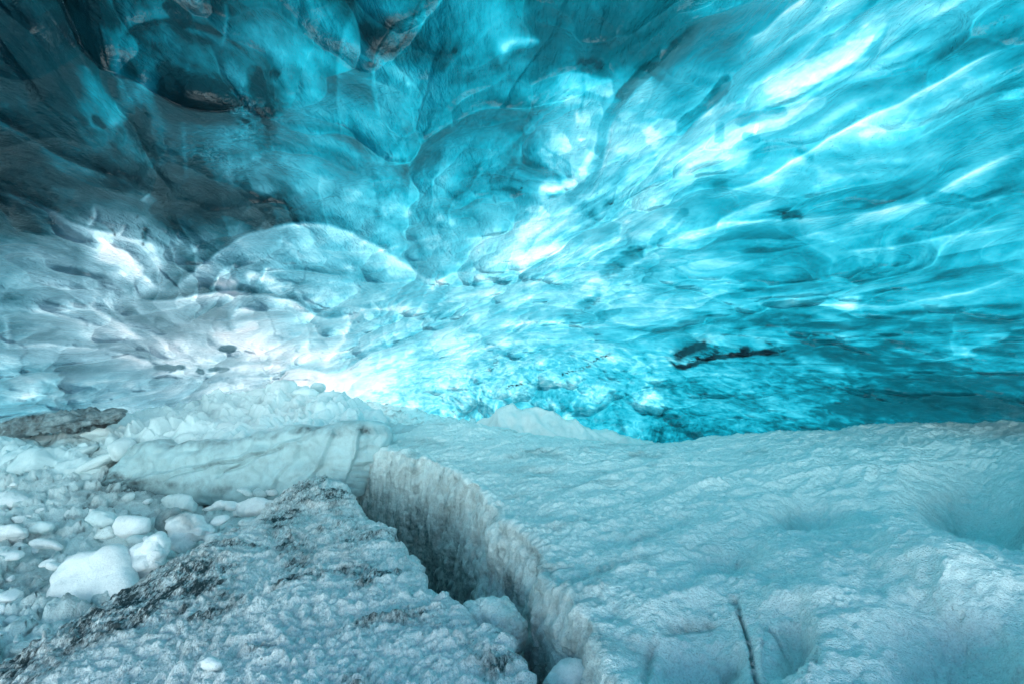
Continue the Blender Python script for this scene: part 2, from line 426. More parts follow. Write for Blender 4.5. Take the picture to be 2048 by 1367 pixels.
# (points, width, clarity change, height in m towards the cave, side)
CS = [  # strokes with a side also paint one-sided ridge shading into the tone
 # shelves and folds, upper left
 ([(-40,205),(50,262),(120,305),(190,335),(270,362),(340,405),(372,440)], 26, -.22, .10, -1),
 ([(-40,215),(50,272),(120,315),(190,345),(270,372),(340,412)], 14, .14, .0, 1),
 ([(-40,378),(60,400),(110,430),(165,465),(240,480),(300,500),(330,560)], 22, .22, .10, 1),
 ([(-40,370),(60,392),(110,420),(165,455),(240,472)], 16, -.16, .0, -1),
 ([(0,60),(60,150),(110,210)], 22, -.16, -.04, 0), ([(95,20),(130,70),(150,95)], 16, -.22, -.03, 0),
 ([(30,0),(80,60)], 16, -.16, -.02, 0), ([(0,130),(20,150)], 18, -.2, 0, 0),
 ([(180,0),(230,50),(280,90)], 20, -.10, -.02, 0), ([(330,0),(380,60)], 16, -.14, 0, 0),
 ([(0,280),(50,310),(85,325)], 14, -.14, 0, 0), ([(60,180),(90,230),(130,260)], 14, -.08, 0, 0),
 ([(150,300),(220,340),(300,350)], 18, -.12, 0, 0),
 ([(232,110),(235,150),(250,185)], 8, .16, .02, 0), ([(245,95),(270,60),(340,45),(420,62),(480,100),(540,145)], 18, -.12, .06, 1),
 ([(345,55),(410,72),(465,100),(530,135)], 7, .12, .0, 0), ([(545,140),(565,150)], 10, -.1, 0, 0),
 ([(445,0),(452,40),(447,80),(440,100)], 6, .26, .02, 0), ([(375,130),(378,150)], 7, .35, 0, 0),
 ([(215,260),(240,215),(270,190),(330,165)], 22, .16, .04, 0), ([(215,250),(250,235),(280,230)], 10, .1, .02, 0),
 ([(180,230),(200,245),(210,260)], 8, -.2, 0, 0), ([(180,230),(185,250),(205,262)], 4, .1, 0, 0),
 ([(355,170),(370,260),(375,330),(372,365)], 7, .22, .02, 0), ([(345,130),(358,170),(365,215)], 18, -.1, 0, 0),
 ([(505,120),(520,180),(545,250)], 20, -.14, 0, 0), ([(450,120),(480,150),(490,200)], 22, .12, 0, 0),
 ([(530,210),(540,260),(530,310)], 18, -.18, 0, 0), ([(400,340),(440,380),(500,420),(560,440)], 30, -.14, -.06, 0),
 ([(465,320),(462,350),(480,380)], 6, .16, 0, 0), ([(505,318),(525,322)], 6, .5, .02, 0), ([(520,330),(530,360),(540,400)], 22, .16, .05, 0),
 ([(280,330),(330,370),(362,425)], 30, .14, .09, 0), ([(290,390),(310,410)], 16, .3, .02, 0),
 ([(188,415),(190,440),(170,462)], 6, .45, .03, 0), ([(250,455),(240,475)], 4, .3, .02, 0),
 ([(290,460),(292,480),(285,495)], 5, -.3, .02, 0), ([(297,470),(295,490)], 4, .35, .0, 0),
 # bulges, with white reflections of the mouth painted into the ice tone
 ([(180,478),(210,490),(262,525),(312,575),(328,582)], 17, .32, .08, 1), ([(205,485),(240,520),(290,560)], 22, .24, .07, 0),
 ([(150,490),(165,540),(160,580)], 14, -.12, -.03, 0),
 ([(350,478),(372,485),(392,508)], 12, .38, .06, 0), ([(540,438),(525,440),(512,458)], 6, .38, .04, 0),
 ([(330,600),(380,560),(430,515),(480,478),(540,458),(600,450),(660,458),(740,490),(820,535),(858,565),(862,595),(845,612)], 22, .26, .13, 1),
 ([(330,590),(380,550),(430,505),(480,468),(540,448),(600,440),(660,447),(740,480),(820,524),(866,560)], 16, -.15, .0, -1),
 ([(550,455),(600,450),(650,458)], 7, .34, .0, 0),
 ([(430,560),(460,575),(480,582)], 18, .34, .05, 0), ([(520,550),(555,565),(575,590)], 20, .40, .06, 0), ([(490,545),(560,560)], 8, .2, .0, 0),
 ([(575,570),(580,600)], 12, -.25, 0, 0),
 ([(280,605),(350,600),(420,592),(480,585),(560,598),(640,632),(700,650)], 16, .26, .10, 1),
 ([(270,600),(350,592),(420,584),(480,577),(560,590),(640,622)], 12, -.20, .0, -1),
 ([(485,605),(490,640),(500,670)], 24, .38, .06, 0), ([(420,650),(470,690),(540,700)], 18, .22, .03, 0),
 ([(0,600),(60,585),(130,600),(200,590)], 18, -.14, -.05, 0), ([(10,630),(20,670),(15,700)], 8, .45, .03, 0),
 ([(120,600),(180,620),(240,650),(290,690)], 20, .2, .06, 1), ([(60,620),(130,640),(200,680)], 16, .16, .04, 0),
 ([(300,640),(340,660),(380,700)], 14, -.14, -.04, 0), ([(730,618),(705,645),(685,680),(660,720),(648,742)], 12, .25, .06, 1),
 ([(690,600),(665,640),(650,700)], 14, -.10, -.03, 0), ([(685,640),(700,635),(712,640)], 7, .4, 0, 0),
 ([(0,700),(100,690),(200,700),(300,720),(400,715)], 10, .15, .04, 1), ([(0,745),(120,735),(240,745),(330,770)], 9, -.12, .03, 0),
 ([(400,760),(470,735),(540,730),(600,735)], 10, .3, .05, 1), ([(380,790),(450,760),(520,750),(590,742)], 8, -.16, .03, -1),
 ([(600,690),(560,700),(500,705)], 9, .2, 0, 0), ([(230,780),(300,800),(370,800)], 8, -.1, .02, 0), ([(0,800),(100,790),(200,810)], 9, .14, .02, 0),
 ([(700,520),(780,560),(830,600)], 20, -.06, -.03, 0), ([(660,500),(700,540),(720,580)], 12, .12, .03, 0), ([(600,480),(700,500),(780,545)], 18, .08, .03, 0),
 # central folds
 ([(862,600),(866,578),(890,556),(930,547),(970,560),(1000,572)], 14, .14, .06, 1), ([(835,480),(850,520),(858,560)], 10, -.12, 0, 0),
 ([(835,485),(900,470),(960,478),(1010,465)], 12, .1, .05, 1), ([(640,600),(740,620),(845,615),(930,590),(1040,572),(1130,565)], 9, .14, .05, 1),
 ([(760,370),(755,410),(765,440)], 8, -.12, 0, 0), ([(780,380),(810,410),(820,440)], 12, .2, .03, 0), ([(870,430),(900,450),(880,460)], 12, .2, 0, 0),
 ([(620,350),(680,420),(740,470)], 16, .08, .03, 0), ([(560,310),(600,370),(620,430)], 18, .06, .02, 0),
 ([(745,118),(745,135)], 8, -.12, 0, 0), ([(750,128),(800,150),(850,165)], 16, .08, 0, 0), ([(770,20),(830,70),(880,130)], 24, -.1, 0, 0),
 ([(830,35),(850,50)], 6, .25, .01, 0), ([(855,80),(862,92)], 7, .3, 0, 0), ([(815,165),(822,172)], 6, .45, 0, 0), ([(900,100),(912,104)], 6, -.2, 0, 0),
 ([(985,60),(980,90),(995,140),(1030,110),(1060,80)], 14, -.18, -.02, 0), ([(1000,110),(1025,85),(1080,78)], 10, .3, .02, 0), ([(1058,76),(1082,80)], 6, .55, 0, 0),
 ([(700,210),(705,240),(715,260)], 6, -.12, 0, 0), ([(720,230),(760,270),(800,320)], 8, .06, 0, 0),
 # bright windows either side of the hanging groove
 ([(1110,170),(1150,160),(1190,170),(1240,170)], 24, .45, .0, 0), ([(1125,200),(1170,215),(1215,205)], 26, .45, .0, 0),
 ([(1150,235),(1185,240)], 14, .25, .0, 0), ([(1160,130),(1190,135),(1220,150)], 12, -.12, 0, 0), ([(1166,150),(1168,200),(1160,240)], 4, -.25, 0, 0),
 ([(1085,330),(1110,300),(1140,285)], 26, .32, .0, 0), ([(1130,330),(1170,320),(1190,300)], 26, .35, .0, 0), ([(1080,370),(1120,375),(1160,360)], 14, .3, 0, 0),
 ([(1110,295),(1105,330),(1125,375)], 5, -.2, 0, 0),
 ([(1420,30),(1350,100),(1300,140),(1262,172),(1232,210),(1212,250),(1205,292),(1188,340),(1176,376),(1120,386),(1068,396)], 13, -.42, .15, 0),
 ([(1240,222),(1222,256),(1214,295),(1198,345),(1186,376)], 5, .45, .04, 0), ([(1180,388),(1190,396),(1176,402)], 8, .3, .02, 0),
 ([(1320,150),(1290,210),(1265,260)], 34, .24, .05, 0), ([(1330,230),(1330,280),(1350,320)], 34, .20, .03, 0), ([(1340,150),(1400,140),(1450,150)], 20, .16, 0, 0),
 ([(1310,145),(1330,160)], 14, -.2, 0, 0),
 ([(1462,135),(1440,180),(1405,215),(1372,245),(1356,280)], 14, -.38, .12, 0), ([(1352,282),(1362,262),(1385,246),(1420,222),(1452,190)], 6, .35, .03, 0),
 ([(1385,320),(1410,260),(1430,220)], 26, .18, 0, 0), ([(1440,240),(1440,290)], 10, -.15, 0, 0),
 ([(1485,85),(1530,60),(1570,25),(1620,-10)], 12, .4, .06, 1), ([(1440,110),(1500,60),(1560,10)], 30, -.12, 0, 0),
 ([(1500,185),(1580,160),(1660,120),(1720,80),(1790,10)], 24, .34, .09, 0), ([(1400,235),(1470,210),(1540,180)], 12, .2, .02, 0),
 ([(1500,236),(1590,208),(1670,165),(1730,120),(1760,70),(1790,30)], 12, -.30, .10, 0), ([(1690,50),(1730,20),(1760,-10)], 8, -.25, .02, 0),
 ([(1465,255),(1480,245),(1520,235),(1580,225)], 13, -.30, .04, 0), ([(1505,262),(1512,264)], 10, .35, .0, 0), ([(1480,275),(1520,288)], 9, -.28, 0, 0),
 ([(1380,372),(1440,360),(1490,335),(1530,300),(1550,285)], 12, -.25, .07, 0), ([(1425,380),(1460,375)], 12, -.12, 0, 0),
 ([(1590,300),(1612,314),(1630,318)], 8, -.32, .02, 0), ([(1440,300),(1500,330)], 20, .14, 0, 0),
 ([(1400,400),(1500,372),(1600,318),(1680,270),(1760,228),(1860,180),(1960,120),(2060,80)], 12, .30, .10, 1),
 ([(1640,262),(1720,225),(1800,185),(1900,150)], 14, -.18, .0, 0), ([(1600,330),(1700,310),(1800,300),(1900,270)], 14, -.16, .03, 0), ([(1650,345),(1740,338),(1830,330)], 6, -.2, .02, 0),
 ([(1520,295),(1620,260),(1740,200)], 10, .12, 0, 0), ([(1700,280),(1800,255),(1900,220)], 12, .2, .02, 0),
 ([(1430,470),(1445,440),(1500,415),(1560,400)], 12, .25, .04, 1), ([(1300,500),(1400,460),(1480,442),(1620,436),(1760,424),(1850,398),(1930,352),(2060,285)], 14, .26, .11, 1),
 ([(1560,432),(1590,428),(1610,430)], 10, -.15, 0, 0), ([(1700,420),(1800,398),(1880,350),(1960,318)], 10, -.2, .0, -1),
 ([(1840,388),(1900,398),(2000,412)], 12, -.24, .03, 0), ([(1880,410),(2060,385)], 8, .14, .02, 0), ([(1780,395),(1840,370),(1900,330)], 8, .26, .02, 0),
 ([(1650,512),(1760,498),(1880,478),(1960,460),(2060,430)], 12, .20, .06, 1), ([(1700,560),(1850,545),(2060,520)], 12, -.06, .03, 0),
 ([(1600,610),(1750,615),(1850,600),(1950,580),(2060,540)], 8, .20, .06, 1), ([(1500,640),(1620,652),(1730,660),(1800,630),(1900,620),(2060,610)], 6, -.14, .03, 0),
 ([(1740,662),(1770,632),(1840,620)], 6, -.2, .02, 0), ([(1120,570),(1250,575),(1400,560),(1500,570)], 8, .12, .05, 1),
 ([(1195,560),(1230,530),(1262,510),(1290,496)], 16, -.34, .06, 0), ([(1290,495),(1330,460),(1360,430),(1385,415)], 9, -.30, .04, 0), ([(1310,480),(1360,488)], 5, -.22, 0, 0),
 ([(1210,580),(1195,592),(1168,612),(1125,638)], 7, -.30, .03, 0), ([(1200,450),(1190,430),(1200,400),(1225,408)], 9, -.18, .03, 0), ([(1205,415),(1240,395)], 6, -.15, 0, 0),
 ([(1190,460),(1215,465),(1240,458)], 8, -.25, .02, 0), ([(1110,500),(1105,470),(1130,440),(1145,420)], 7, .25, .05, 1), ([(1060,520),(1090,505),(1140,515)], 9, .16, 0, 0),
 ([(1130,420),(1160,405),(1200,440)], 12, -.12, 0, 0), ([(1025,480),(1060,450),(1100,420)], 26, .24, .03, 0), ([(1040,510),(1050,550)], 14, .16, 0, 0),
 
 ([(970,660),(1060,640),(1160,650),(1300,640)], 7, .16, .05, 1), ([(880,720),(1000,690),(1120,680),(1240,690)], 6, .12, .04, 1),
 ([(1300,690),(1360,670),(1440,668),(1530,672),(1600,690)], 7, .14, .04, 1), ([(1100,620),(1200,650),(1320,660),(1450,640),(1560,655)], 6, -.12, .03, 0),
 # lower right face
 ([(1530,720),(1610,740),(1700,745)], 12, .1, .03, 0), ([(1560,705),(1680,690),(1780,700),(2060,720)], 7, .12, .04, 1),
 ([(1640,700),(1760,740),(1800,790)], 26, -.08, -.03, 0), ([(1760,800),(1840,790),(1900,806),(1960,795),(2048,800)], 14, -.16, .05, 1),
 ([(1600,830),(1700,815),(1760,840)], 12, -.14, .03, 0), ([(1900,830),(1960,812),(2060,830)], 10, -.16, .03, 0), ([(1640,850),(1760,845)], 10, -.12, 0, 0),
 ([(1035,768),(1130,772),(1200,795),(1300,840)], 12, .12, .05, -1), ([(1250,790),(1380,800),(1500,860)], 10, .1, .03, 0), ([(1350,740),(1450,760),(1560,820)], 12, .08, .03, 0),
]
# silt seams: points, width, strength
SILT = [
 ([(1335,716),(1350,730),(1372,733),(1400,722),(1440,713),(1490,708),(1530,704),(1568,704)], 4.6, 1.8),
 ([(1345,716),(1370,704),(1392,694),(1420,690)], 11, 1.2), ([(1372,728),(1410,712),(1450,706)], 8, .95), ([(1400,700),(1420,690),(1440,700),(1450,708)], 6, .6), ([(1478,702),(1500,698)], 8, 1.3), ([(1398,684),(1404,700),(1420,712)], 6, .9),
 ([(1525,706),(1560,702),(1570,696),(1545,688),(1520,684)], 2.5, .7), ([(1410,715),(1440,708)], 6, .8),
 ([(1008,776),(1036,768),(1060,764)], 2.2, .8), ([(1110,752),(1140,744),(1170,732),(1200,716),(1228,705)], 2.2, .75), ([(1150,742),(1185,730)], 3.2, .5),
 ([(985,738),(992,722),(994,708)], 5, .5), ([(970,742),(990,736)], 4, .5), ([(1430,668),(1500,672),(1560,688)], 1.6, .5),
 ([(1585,672),(1640,671),(1690,660),(1730,652),(1760,634)], 1.8, .45), ([(1620,672),(1650,671)], 3, .6),
 ([(120,45),(135,75),(150,92)], 8, .55), ([(50,10),(80,70)], 7, .3), ([(10,130),(14,145)], 7, .5), ([(0,232),(40,258),(75,272)], 5, .7),
 ([(0,295),(50,308),(80,320)], 4, .5), ([(0,20),(30,80),(50,110)], 6, .25), ([(280,0),(310,30)], 8, .3), ([(360,0),(400,25)], 8, .3),
 ([(440,697),(466,692),(470,697)], 8, .0),
 ([(275,428),(277,445)], 3, .6), ([(218,452),(232,474)], 3, .6), ([(286,462),(285,490),(292,500)], 3, .6), ([(180,345),(230,365),(300,380)], 6, .3),
 ([(1230,405),(1215,412)], 2.5, .7), ([(1036,385),(1044,372)], 3, .8), ([(1150,132),(1185,126),(1225,145)], 13, .5), ([(1205,560),(1235,535)], 8, .3),
 ([(1140,630),(1180,612),(1205,590)], 4, .35), ([(1560,430),(1610,432)], 8, .5), ([(738,122),(752,135)], 7, .5), ([(855,175),(860,180)], 3, .5),
 ([(490,780),(500,784)], 2, .3), ([(60,560),(90,570),(150,600)], 4, .25), ([(330,592),(450,580)], 4, .25),
]
LENS = [(455,697,17,8),(338,735,32,7),(438,738,22,5),(400,742,9,6)]       # clear dark windows in the white ice

def build_ceiling():
    az = np.concatenate([np.linspace(-93, -53, 90, endpoint=False), np.linspace(-53, 53, 1360), np.linspace(53, 93, 91)[1:]])
    el = np.concatenate([np.linspace(-22, -13, 30, endpoint=False), np.linspace(-13, 41, 700), np.linspace(41, 89.5, 90)[1:]])
    A, E = np.meshgrid(np.radians(az), np.radians(el))
    D = np.stack([np.sin(A) * np.cos(E), np.cos(A) * np.cos(E), np.sin(E)], -1)
    Rr = cave_radius(D)
    B = D * Rr[..., None]
    PX, PY = proj(B)
    # natural wobble of every drawn line
    wob = np.clip(Rr, 1, 8)
    wx = (fbm(B, 1.4, 3, 3.0) * 6 + noise(B, 7.0, 8.0) * 3); wy = (fbm(B, 1.4, 3, 40.0) * 6 + noise(B, 7.0, 5.0) * 3)
    X = (PX + wx).ravel(); Y = (PY + wy).ravel()
    vis = ((PX > -400) & (PX < 2450) & (PY > -500) & (PY < 1000)).ravel()
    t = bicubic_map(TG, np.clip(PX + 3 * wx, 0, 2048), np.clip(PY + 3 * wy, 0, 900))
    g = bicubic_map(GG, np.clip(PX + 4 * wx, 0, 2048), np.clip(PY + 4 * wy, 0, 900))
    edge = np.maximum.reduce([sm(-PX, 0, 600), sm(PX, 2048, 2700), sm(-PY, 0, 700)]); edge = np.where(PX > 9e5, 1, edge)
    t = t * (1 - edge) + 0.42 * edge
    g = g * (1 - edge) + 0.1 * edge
    # flow frame
    ca, sa = math.cos(FLOW), math.sin(FLOW)
    across = B[..., 0] * ca + B[..., 1] * sa
    along = -B[..., 0] * sa + B[..., 1] * ca
    Q = np.stack([across, along, B[..., 2]], -1)
    W = np.stack([fbm(Q, (0.9, 0.35, 0.9), 2, 5.), fbm(Q, (0.9, 0.35, 0.9), 2, 25.), fbm(Q, (0.9, 0.35, 0.9), 2, 65.)], -1)
    Q2 = Q + W * np.array([0.62, 0.9, 0.4])
    sc = ridged(Q2, (0.75, 0.34, 0.9), 3, 2.0)
    sc2 = ridged(Q2, (2.2, 0.8, 2.2), 2, 31.0)
    st = fbm(Q2, (5.5, 0.8, 5.5), 4, 13.0, 0.6)
    fine = fbm(Q2, (9, 3.0, 9), 3, 71.0, 0.6)
    right = sm(PX, 820, 1150)
    left = 1 - right
    low = sm(PY, 640, 730) * sm(PX, 640, 820) * (1 - edge)
    asym = sm(PX, 980, 1420)
    Qi = Q + 0.42 * W + 0.16 * np.stack([noise(Q, 2.6, 152.), noise(Q, 2.6, 162.), noise(Q, 2.6, 172.)], -1)
    f1, f2, hc = worley(Qi, (1.30, 0.85, 1.3), 103.0)
    g1, g2, gc = worley(Qi + 0.05 * np.stack([noise(Q, 5., 2.), noise(Q, 5., 12.), noise(Q, 5., 22.)], -1), (3.4, 2.1, 3.4), 109.0)
    wv = 0.35 * fbm(Q, (2.2, 0.9, 2.2), 3, 88.)
    def saw(ph, w=0.05):
        x = ph - np.floor(ph)
        return np.where(x < 1 - w, x / (1 - w), (1 - x) / w)
    ms = sm(fbm(Q2, (0.8, 0.3, 0.8), 2, 144.), -0.25, 0.35)
    ms2 = sm(fbm(Q2, (1.3, 0.6, 1.3), 2, 174.), -0.2, 0.4)
    s1 = saw(1.5 * across + 0.7 * B[..., 2] + 1.5 * fbm(Q, (0.7, 0.22, 0.7), 2, 5.) + wv, 0.06)  # sawtooth bands: one-sided shading of scallop edges, put mainly into the tone
    s2 = saw(-3.6 * across - 2.0 * B[..., 2] + 2.2 * fbm(Q, (0.9, 0.35, 0.9), 2, 15.) + 1.6 * wv, 0.08)
    k1, k2, kc = worley(Q2 + 0.05 * np.stack([noise(Q, 9., 2.), noise(Q, 9., 12.), noise(Q, 9., 22.)], -1), (7.5, 2.6, 7.5), 19.0)
    hn = fbm(Q + 0.5 * W, (2.0, 0.75, 2.0), 3, 204.); hn2 = fbm(Q + 0.5 * W, (3.2, 1.0, 3.2), 3, 254.)
    mh = sm(fbm(Q2, (0.9, 0.5, 0.9), 2, 214.), -0.1, 0.4)
    hair = np.exp(-(hn / 0.022) ** 2) * mh; dark = np.exp(-(hn2 / 0.05) ** 2) * sm(-fbm(Q2, (0.9, 0.5, 0.9), 2, 224.), 0.0, 0.5)
    mot = fbm(Q + 0.35 * W, (2.6, 2.1, 2.6), 5, 304., 0.62); mot2 = ridged(Q + 0.35 * W, (4.5, 3.0, 4.5), 3, 334.) - 0.5
    e1 = np.exp(-((f2 - f1) / 0.05) ** 2); e2 = np.exp(-((g2 - g1) / 0.06) ** 2)
    soft = 0.35 + 0.65 * sm(fbm(Q2, (0.6, 0.3, 0.6), 2, 44.), -0.4, 0.4)
    h = 0.05 * sc + 0.46 * f1 ** 2 + 0.17 * soft * g1 ** 2 + 0.02 * ms * s1 + 0.008 * ms2 * s2 + 0.006 * st + 0.004 * fine + 0.012 * k1 ** 2
    t = (t + 0.02 * (sc - 0.4) + 0.09 * (hc - 0.5) * (0.6 + 0.4 * sm(f2 - f1, 0, 0.3)) + 0.07 * soft * (gc - 0.5) * (0.6 + 0.4 * sm(g2 - g1, 0, 0.3)) + 0.20 * (0.45 - f1) + 0.12 * soft * (0.45 - g1) + 0.04 * e1 + 0.03 * soft * e2 - 0.06 * dark + 0.04 * (0.4 - k1) + 0.13 * ms * (s1 - 0.5) * (0.2 + 0.8 * asym) + 0.08 * ms2 * (s2 - 0.5)
         + 0.014 * st + (0.085 * mot + 0.06 * mot2 * soft) * (1 - 0.6 * sm(Rr, 4.0, 8.0)) + 0.03 * fine)
    # crazed crystalline face low down on the right
    C = np.stack([B[..., 0], B[..., 1], B[..., 2] * 1.3], -1) + 0.12 * np.stack([fbm(B, 3.0, 2, 1.), fbm(B, 3.0, 2, 51.), fbm(B, 3.0, 2, 91.)], -1)
    cr = ridged(C, 2.6, 3, 7.0); cr2 = fbm(C, 7.0, 3, 77.0, 0.6); cr3 = ridged(C, 6.0, 2, 17.0)
    t = t + low * (0.03 * cr + 0.075 * cr2 + 0.04 * np.clip(cr3, -0.2, 1.4) - 0.03)
    h = h + low * (0.012 * cr + 0.008 * cr3)
    t = 0.5 + (t - 0.5) * 1.46 + 0.005 - 0.09 * asym * (1 - edge)
    h = h * (0.92 + 0.16 * sm(Rr, 2.0, 4.5))
    tf = t.ravel().copy(); hf = h.ravel().copy(); sf = np.zeros_like(tf)
    brk = (0.75 + 0.5 * noise(B, 3.3, 12.0)).ravel()
    edge_n = fbm(B, 5.0, 4, 400., 0.6).ravel()
    scale_h = (np.clip(Rr, 1.5, 9) / 3.0).ravel()
    for pts, w, dt, dh, side in CS:
        if dt > 0.2 and w <= 8: dt *= 0.4; w *= 0.8
        if dt < -0.15 and side == 0: dt *= 0.62; dh *= 1.3
        i, v = stroke(X, Y, pts, w, side)
        if side == 0 and dt >= 0.18 and w >= 20:
            v = sm(v + 0.30 * edge_n[i], 0.30, 0.62) * (0.75 + 0.5 * edge_n[i]); dt *= 0.62
        elif side == 0 and dt < -0.13 and w >= 9:
            v = sm(v + 0.22 * edge_n[i], 0.28, 0.62) * (0.85 + 0.4 * edge_n[i]); dt *= 0.95
        tf[i] += 1.3 * dt * v * brk[i]
        if dh:
            i, v = stroke(X, Y, pts, w * 1.3, side, True, 1.0)
            hf[i] += 0.5 * dh * v * scale_h[i] * brk[i]
    brk2 = np.clip(0.8 + 2.2 * fbm(B, (14., 14., 14.), 3, 33.0, 0.7), 0, 1.3).ravel()
    Xs = (PX + noise(B, 9.0, 3.) * 3 + noise(B, 30., 4.) * 1.5).ravel(); Ys = (PY + noise(B, 9.0, 13.) * 3 + noise(B, 30., 7.) * 1.5).ravel()
    for pts, w, s in SILT:
        i, v = stroke(Xs, Ys, pts, w, 0)
        sf[i] = np.maximum(sf[i], s * np.clip(v * 1.25, 0, 1) * (brk2[i] if s <= 1 else 0.75 + 0.25 * brk2[i]))
    for cx, cy_, rx, ry in LENS:
        v = sm(-np.sqrt(((Xs - cx) / rx) ** 2 + ((Ys - cy_) / ry) ** 2), -1.15, -0.85)
        tf = tf * (1 - v) + 0.34 * v
    # daylight of the far mouth, painted as a bright patch of ice
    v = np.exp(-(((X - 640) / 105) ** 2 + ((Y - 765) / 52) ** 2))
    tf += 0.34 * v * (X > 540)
    gl = np.exp(-(((X - 458) / 85) ** 2 + ((Y - 262) / 60) ** 2)) * np.clip(0.6 + fbm(B, 4.0, 3, 4.).ravel() * 1.2, 0, 1.3)
    mm = gl > 0.05
    pt = ridged(B.reshape(-1, 3)[mm], 26.0, 2, 6.0)
    tf[mm] += gl[mm] * (0.16 * np.clip(pt, -0.3, 1.4) - 0.05); hf[mm] += gl[mm] * 0.012 * pt
    lo_ = (0.10 + 0.14 * right).ravel(); tf = np.where(tf < lo_, lo_ + (tf - lo_) * 0.25, tf); tf = np.where(tf > 0.84, 0.84 + (tf - 0.84) * 0.4, tf)
    # lip: the roof hangs down in front of the far chamber
    lx = [540, 560, 575, 600, 625, 650, 680, 700, 722, 745, 790, 850, 900]
    ly = [790, 760, 742, 739, 743, 749, 746, 736, 720, 706, 694, 676, 660]
    lip = np.interp(PX + wx * .5, lx, ly, left=3000, right=660)
    jump = sm(PY + wy * .3 - lip, -2, 4) * (1 - sm(PX, 700, 900)) * (1 - edge) * (PX > 545)
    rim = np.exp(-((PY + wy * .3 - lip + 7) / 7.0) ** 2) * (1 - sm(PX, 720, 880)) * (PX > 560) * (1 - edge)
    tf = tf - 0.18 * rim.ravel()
    tf = tf + 0.04 * jump.ravel()
    R2 = Rr * (1 + 0.32 * jump) - hf.reshape(Rr.shape) * (1 - edge * 0.3)
    V = D * R2[..., None]
    nr, nc = Rr.shape
    q = quads_of(nr, nc)
    # openings to daylight
    fx = PX.ravel()[q].mean(1); fy = PY.ravel()[q].mean(1)
    hole = (((fx - 143) / 30) ** 2 + ((fy - 874) / 20) ** 2 < 1)
    q = q[~hole]
    # upper surface of the ice, and the cut edge that joins it
    k = 8
    ri = np.unique(np.concatenate([np.arange(0, nr, k), [nr - 1]])); ci = np.unique(np.concatenate([np.arange(0, nc, k), [nc - 1]]))
    Do = D[np.ix_(ri, ci)]
    Vo = Do * (cave_radius(Do) * 1.16 + 1.1)[..., None]
    no, mo = len(ri), len(ci)
    qo = quads_of(no, mo, base=nr * nc)
    inner = (ri[:, None] * nc + ci[None, :]); outer = np.arange(no * mo).reshape(no, mo) + nr * nc
    rims = []
    for a, b in ((inner[0], outer[0]), (inner[-1], outer[-1]), (inner[:, 0], outer[:, 0]), (inner[:, -1], outer[:, -1])):
        rims.append(np.stack([a[:-1], a[1:], b[1:], b[:-1]], -1))
    rims = np.concatenate(rims)
    allV = np.concatenate([V.reshape(-1, 3), Vo.reshape(-1, 3)])
    allq = np.concatenate([q, qo, rims])
    pad = lambda a, f=0.0: np.concatenate([a.ravel(), np.full(no * mo, f)])
    o = raw_mesh('ice_ceiling', allV, allq, M_ICE, {'clarity_and_light': pad(np.clip(tf, 0, 1), .5), 'grey': pad(np.clip(g, 0, 1)), 'silt': pad(np.clip(sf, 0, 1)),
                                                    'rough': pad(np.clip(gl, 0, 1))})
    o.data.materials.append(M_OUT)
    mi = np.zeros(len(o.data.polygons), np.int32); mi[len(q):] = 1
    o.data.polygons.foreach_set('material_index', mi)
    tag(o, kind='structure')
    return o

build_ceiling()

# ------------------------------------------------------------------ outside ground and cave floor
def spaced(n, half):
    u = np.linspace(-1, 1, n)
    return np.sign(u) * (np.abs(u) ** 3.5) * half + u * 6
xs = spaced(240, 600)
Xg, Yg = np.meshgrid(xs, xs)
# the snow outside: low beyond the cave, plus an unseen bank added behind the camera to bounce sunlight in
Zg = -3.6 + 2.05 * sm(-Yg, 0.6, 2.4) + 6.5 * sm(-Yg, 2.6, 11) 
P = np.stack([Xg, Yg, Zg], -1)
P[..., 2] += (0.4 * fbm(P, 0.05, 3) + 0.10 * fbm(P, 0.9, 3, 4.)) * (0.3 + 0.7 * sm(np.hypot(Xg, Yg), 3, 20))
g_out = raw_mesh('ground', P, quads_of(240, 240), M_PILE, {'dirt': np.full(Xg.shape, 0.03)})
tag(g_out, kind='structure')

def fan_patch(u0, u1, y0, y1, nu, ny, power=1.0):
    u = np.linspace(u0, u1, nu); s = np.linspace(0, 1, ny)
    y = y0 * (y1 / y0) ** s
    U, Yg = np.meshgrid(u, y)
    return U * Yg, Yg

# --- cave floor with rubble
fl = [on_z(px, py, z) for px, py, z in [
    (-300,1450,-1.38),(0,1367,-1.36),(0,1250,-1.36),(200,1260,-1.36),(0,1150,-1.34),(200,1150,-1.38),(350,1130,-1.40),(0,1060,-1.34),(150,1060,-1.32),
    (300,1060,-1.36),(420,1060,-1.42),(520,1030,-1.42),(620,1000,-1.42),(700,985,-1.44),(-200,1060,-1.30),(-500,1250,-1.35)]]
fl += [at(60, 1008, 3.65), at(190, 990, 3.75), at(280, 1006, 3.8), at(350, 1026, 3.9), at(450, 1028, 4.0), at(560, 1018, 4.2), at(0, 1012, 3.7), at(0, 960, 4.0),
       at(100, 945, 4.2), at(-200, 940, 4.2), np.array([-6, 7, -1.3]), np.array([0, 8, -1.7]), np.array([6, 8, -2.6]), np.array([3, 6, -2.3]), np.array([7, 5, -2.4]), np.array([-6, 1, -1.4]), np.array([0, 0, -2.9]), np.array([-0.1, 1.9, -3.1]), np.array([0.1, 1.2, -3.1]), np.array([-0.6, 2.9, -2.6]),
       np.array([4, 3, -2.6]), np.array([0.2, 3, -2.9]), np.array([-0.3, 4.5, -1.7]), np.array([-1, 5.5, -1.5])]
f_floor = tps(fl)
xg, yg = fan_patch(-1.75, 1.6, 0.7, 12.5, 760, 620)
zg = np.clip(f_floor(xg, yg), -3.3, -0.8)
P = np.stack([xg, yg, zg], -1)
nm = grid_normals(P)
